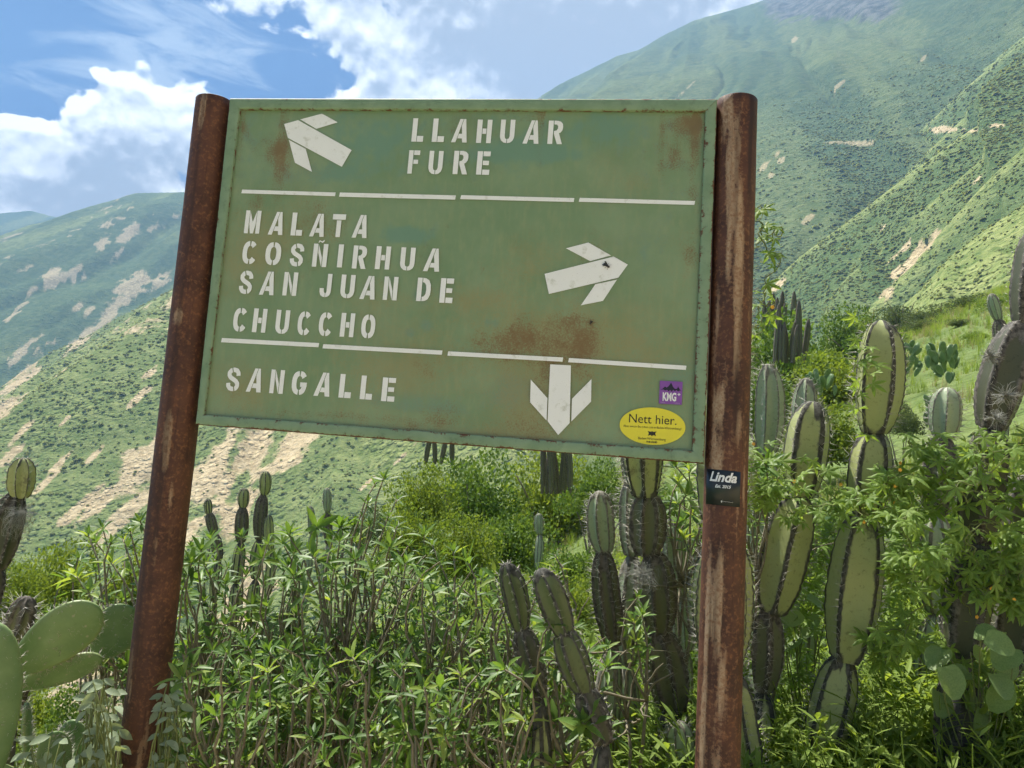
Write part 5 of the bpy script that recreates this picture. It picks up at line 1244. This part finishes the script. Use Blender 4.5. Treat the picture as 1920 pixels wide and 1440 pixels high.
def bush(label, x, ytop, w, D, mat, seed, feather=False, tall=1.0, cat='bush', group='bushes of the middle distance', name='bush'):
    W = w*D/FPX/2; p = at(x, ytop, D); gz = float(ground_z(np.array([p[0]]), np.array([p[1]]))[0]); z0 = gz
    H = max(p[2]-z0, W*.5)
    root = empty(name, (p[0], p[1], z0), label, cat, group); root.rotation_euler = (0, 0, seed*1.7)
    src = FEATHER if feather else BUSH; key = (feather, seed % len(src), mat)
    if key not in _bm: 
        _bm[key] = src[seed % len(src)].copy(); _bm[key].materials.append(MAT[mat])
    zs = min(max(H, W*.5), W*1.25); fo = link('foliage', _bm[key], None, root); fo.scale = (W, W, zs); fo.location = (0, 0, max(0, H-zs))
    s = STEMS[seed % 3]
    if len(s.materials) == 0: s.materials.append(MAT['stem'])
    so_ = link('stems', s, None, root); so_.scale = (W, W, max(H, W*.5))
def all_bushes():
    L = [  # label, x, top y, width, depth, material, feather
        ('feathery bright bush at the left end of the bushes under the sign', 800, 872, 190, 15, 'bush_yellow', 1), ('tall feathery bush under the middle of the sign', 905, 838, 250, 19, 'bush', 1),
        ('broad feathery bush right of the tall one under the sign', 1040, 842, 260, 22, 'bush_yellow', 1), ('feathery bush left of the oval-headed cactus', 1120, 862, 170, 14, 'bush', 1),
        ('dark bush in the hollow under the middle of the sign', 960, 935, 210, 11, 'bush', 0), ('low bright bush in front of the dark hollow', 860, 960, 190, 10, 'bush_yellow', 1),
        ('low bush left of the little dark cactus tip', 770, 955, 170, 9, 'bush_yellow', 1), ('rounded bush behind the oval-headed cactus', 1075, 985, 190, 8.5, 'bush', 0),
        ('bright low bush at the foot of the oval-headed cactus', 1090, 1080, 170, 6.5, 'bush_yellow', 1), ('bush on the edge of the slope right of the lone small cactus', 700, 945, 130, 12, 'bush_grey', 0),
        ('bush behind the thick cactus under the sign', 1240, 900, 150, 9, 'bush', 0), ('bush behind the right post low down', 1330, 960, 190, 7, 'bush', 0),
        ('large smooth green bush right of the right post', 1490, 590, 300, 30, 'bush', 1), ('bright green bush left of the tall pale cactus', 1565, 655, 240, 22, 'bush_yellow', 1),
        ('green bush low on the slope beside the right post', 1440, 690, 200, 18, 'bush', 1), ('green bush on the skyline of the meadow left of the bare gully', 1610, 572, 170, 42, 'bush', 1),
        ('grey-green thicket at the foot of the bare gully', 1690, 560, 150, 60, 'bush_grey', 0), ('grey-green thicket in the middle of the meadow edge', 1760, 568, 140, 55, 'bush_grey', 0), ('grey-green thicket at the right of the meadow edge', 1830, 585, 130, 50, 'bush_grey', 0),
        ('dark scrub on the meadow slope right of the bare gully foot', 1665, 606, 120, 38, 'bush', 0), ('low scrub in the upper middle of the meadow', 1735, 596, 110, 44, 'bush_grey', 0), ('low scrub in the upper right of the meadow', 1880, 590, 110, 40, 'bush', 0), ('small scrub patch halfway down the meadow', 1830, 650, 80, 28, 'bush', 0), ('low grey bush in the meadow above the prickly pear bush', 1680, 640, 110, 26, 'bush_grey', 0), ('small grey bush standing alone in the open meadow', 1800, 610, 60, 34, 'bush_grey', 0),
        ('bush at the foot of the bright green one', 1530, 735, 210, 13, 'bush_yellow', 1), ('dim bush between the tall cactus and the prickly pear bush', 1690, 745, 110, 12, 'bush_grey', 0),
        ('shaded bush filling the gap behind the vine curtain', 1740, 860, 280, 6.5, 'bush', 0), ('shaded bush behind the broad round leaves', 1830, 1060, 280, 3.8, 'bush_shade', 0),
        ('shaded bush behind the tall pale cactus', 1620, 900, 260, 6.0, 'bush', 0), ('shaded bush behind the dark-shouldered cactus', 1470, 960, 220, 5.0, 'bush', 0),
        ('dense green bush behind the shrubs right of the left post', 430, 1120, 280, 3.9, 'bush_shade', 0), ('dense green bush behind the shrubs in the middle', 650, 1110, 300, 3.8, 'bush_shade', 0), ('dense green bush behind the pale arching branches', 880, 1130, 280, 3.7, 'bush_shade', 0),
        ('yellow-green brush on the slope left of the left post', 120, 1010, 220, 8, 'bush_yellow', 1), ('yellow-green brush at the left edge below the hairy cactus', 20, 1050, 180, 7, 'bush_yellow', 1), ('brush on the slope behind the left post', 270, 1020, 200, 8.5, 'bush_yellow', 1),
        ('green brush behind the prickly pear pads', 130, 1120, 230, 4.6, 'bush', 1), ('dark green brush behind the leafy shrub by the left post', 300, 1160, 240, 4.0, 'bush_shade', 0), ('low brush behind the sparse shrub', 1060, 1200, 220, 4.2, 'bush_yellow', 1), ('low brush behind the foot of the right post', 1280, 1150, 240, 4.4, 'bush', 0),
        ('low green brush below the prickly pear in the bottom left corner', 50, 1265, 230, 3.3, 'bush_yellow', 1), ('low green brush behind the silvery herb left of the left post', 165, 1285, 210, 3.1, 'bush', 1), ('low dark brush right behind the left post near the bottom edge', 330, 1270, 230, 3.4, 'bush', 1), ('dark low brush under the nearest shrub right of the left post', 480, 1270, 320, 3.1, 'bush_shade', 0), ('dark low brush under the shrubs at the bottom middle', 740, 1260, 320, 3.05, 'bush_shade', 0), ('dark low brush left of the dark leaning cactus', 960, 1290, 260, 3.0, 'bush_shade', 0), ('dark brush behind the lower right leaves', 1620, 1240, 260, 3.6, 'bush_shade', 0), ('dark brush behind the foot of the dark-shouldered cactus', 1420, 1230, 200, 3.9, 'bush_shade', 0)]  # dark brush deepens the gaps by painted shade in its leaf colour
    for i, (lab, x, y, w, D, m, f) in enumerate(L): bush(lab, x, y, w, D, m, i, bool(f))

# ------------------------------------------------------------------ weeds and grass (uncountable)
def weed_mesh(seed, kind):
    rng = np.random.default_rng(seed); A = Acc()
    if kind == 'weed':
        for s in range(4):
            e = np.array([rng.normal(0, .22), rng.normal(0, .22), rng.uniform(.7, 1.0)]); pts = bez(np.zeros(3), np.array([e[0]*.3, e[1]*.3, e[2]*.6]), e, 6); A.add(*tube(pts, np.linspace(.007, .002, 6), 3, False))
            for q in range(20):
                t = rng.uniform(.12, 1); p = bez(np.zeros(3), np.array([e[0]*.3, e[1]*.3, e[2]*.6]), e, 40)[int(t*39)]; an = rng.uniform(0, 6.28); d = np.array([math.cos(an), math.sin(an), rng.uniform(.2, 1.0)]); L = rng.uniform(.10, .19)*(1.2-.5*t)
                M_ = leaf_matrix(p, d, np.array([0, 0, 1.]), L); V, F = leaf_shape(1, .17, .15, .1, 4); A.add(V@M_[:, :3].T+M_[:, 3], F)
    else:
        for s in range(16):
            an = rng.uniform(0, 6.28); h = rng.uniform(.5, 1.0); e = np.array([math.cos(an)*rng.uniform(.1, .55), math.sin(an)*rng.uniform(.1, .55), h]); p = rng.normal(0, .08, 3)*np.array([1, 1, 0]); pts = bez(p, p+np.array([e[0]*.2, e[1]*.2, h*.7]), p+e, 4)
            w = np.array([-math.sin(an), math.cos(an), 0])*.012; V = []; 
            for k, q in enumerate(pts): V += [q-w*(1-k/3.2), q+w*(1-k/3.2)]
            A.add(V, [(0, 1, 3, 2), (2, 3, 5, 4), (4, 5, 7, 6)])
    return A.mesh(kind)
def undergrowth():
    rng = np.random.default_rng(77)
    wp = [proto('weed', weed_mesh(200+i, 'weed'), MAT['weed']) for i in range(4)]; gp = [proto('grass_tuft', weed_mesh(220+i, 'grass'), MAT['weed']) for i in range(3)]+[proto('dry_tuft', weed_mesh(230, 'grass'), MAT['dry'])]
    def spots(n, r0, r1, a0, a1, p=.5):
        r = r0+(r1-r0)*rng.random(n)**p; a = np.radians(rng.uniform(a0, a1, n)); x = np.sin(a)*r; y = np.cos(a)*r; return x, y, r
    x, y, r = spots(5200, 3.0, 9.0, -38, 38, .8); keep = vnoise(x*1.1, y*1.1, 9) > .22; x, y, r = x[keep], y[keep], r[keep]; z = ground_z(x, y)
    s = rng.uniform(.30, .68, len(x))*np.where(x > .5, 1.0, .85); scatter('weed_undergrowth', np.stack([x, y, z-.02], -1), s, wp, 'fine-leaved green weeds covering the ground under the plants', 3)
    x = rng.uniform(.6, 2.1, 560); y = rng.uniform(2.25, 3.3, 560); z = ground_z(x, y); scatter('front_weeds', np.stack([x, y, z-.02], -1), rng.uniform(.58, .92, 560), wp, 'bright fine-leaved weeds along the bottom edge at the right', 9)
    x, y, r = spots(9000, 3.0, 14.0, -40, 40, .8); z = ground_z(x, y); scatter('grass_undergrowth', np.stack([x, y, z-.02], -1), rng.uniform(.15, .42, len(x)), gp, 'grass between the weeds near the sign', 4)
    x, y, r = spots(26000, 12, 120, -4, 42, .7); keep = vnoise(x*.16, y*.16, 19) > .30; x, y, r = x[keep], y[keep], r[keep]; z = ground_z(x, y); ok = z-near_ground(x, y) < .05
    scatter('meadow_grass', np.stack([x, y, z-.03], -1)[ok], rng.uniform(.25, .6, len(x))[ok]*np.clip(r[ok]/40, .8, 2.2), gp, 'tufty grass of the sloping meadow', 5)
    x, y, r = spots(2600, 5, 30, -42, 2, .7); z = ground_z(x, y); scatter('slope_brush', np.stack([x, y, z-.03], -1), rng.uniform(.4, .9, len(x)), wp, 'yellow-green brush on the falling slope at the left', 6)

# ------------------------------------------------------------------ grey air plants and moss
def air_plant(label, x, y, r_px, D, seed, n=80, hang=0.0):
    rng = np.random.default_rng(seed); c = at(x, y, D); R = r_px*D/FPX; root = empty('air_plant' if not hang else 'hanging_moss', c, label, 'air plant' if not hang else 'moss'); A = Acc()
    for i in range(n):
        d = rng.normal(0, 1, 3); d[1] -= .4; d /= np.linalg.norm(d); e = d*R*rng.uniform(.6, 1.15); k = rng.normal(0, 1, 3)*R*.25
        if hang: e = e*np.array([.8, .5, .5])+np.array([0, 0, -R*hang*rng.random()]); k = rng.normal(0, 1, 3)*R*.7
        A.add(*tube(bez(d*R*.1, d*R*.5+k, e, 5), np.linspace(.0016 if not hang else .0007, .0004, 5), 3, False))
    link('leaves' if not hang else 'threads', A.mesh('leaves', True), MAT['moss'], root, kind='stuff')
def all_air_plants():
    air_plant('spiky grey air plant on the left edge of the old trunk, uppermost of them', 1856, 668, 22, 2.5, 1)
    air_plant('widest spiky grey air plant on the middle of the old trunk', 1884, 742, 30, 2.48, 2, 100)
    air_plant('spiky grey air plant just below the widest one on the old trunk', 1866, 785, 24, 2.47, 3)
    air_plant('lowest spiky grey air plant on the old trunk, above the vine curtain', 1836, 890, 26, 2.47, 4)
    air_plant('pale tangled moss caught on the thick cactus under the sign', 1206, 1075, 38, 2.86, 5, 110, 1.0)
    air_plant('grey stringy moss hanging from the cactus at the left edge', 40, 960, 34, 2.9, 6, 110, 1.6)
all_cacti(); all_prickly(); all_shrubs(); all_vines(); all_herbs(); all_bushes(); undergrowth(); all_air_plants()
haze()
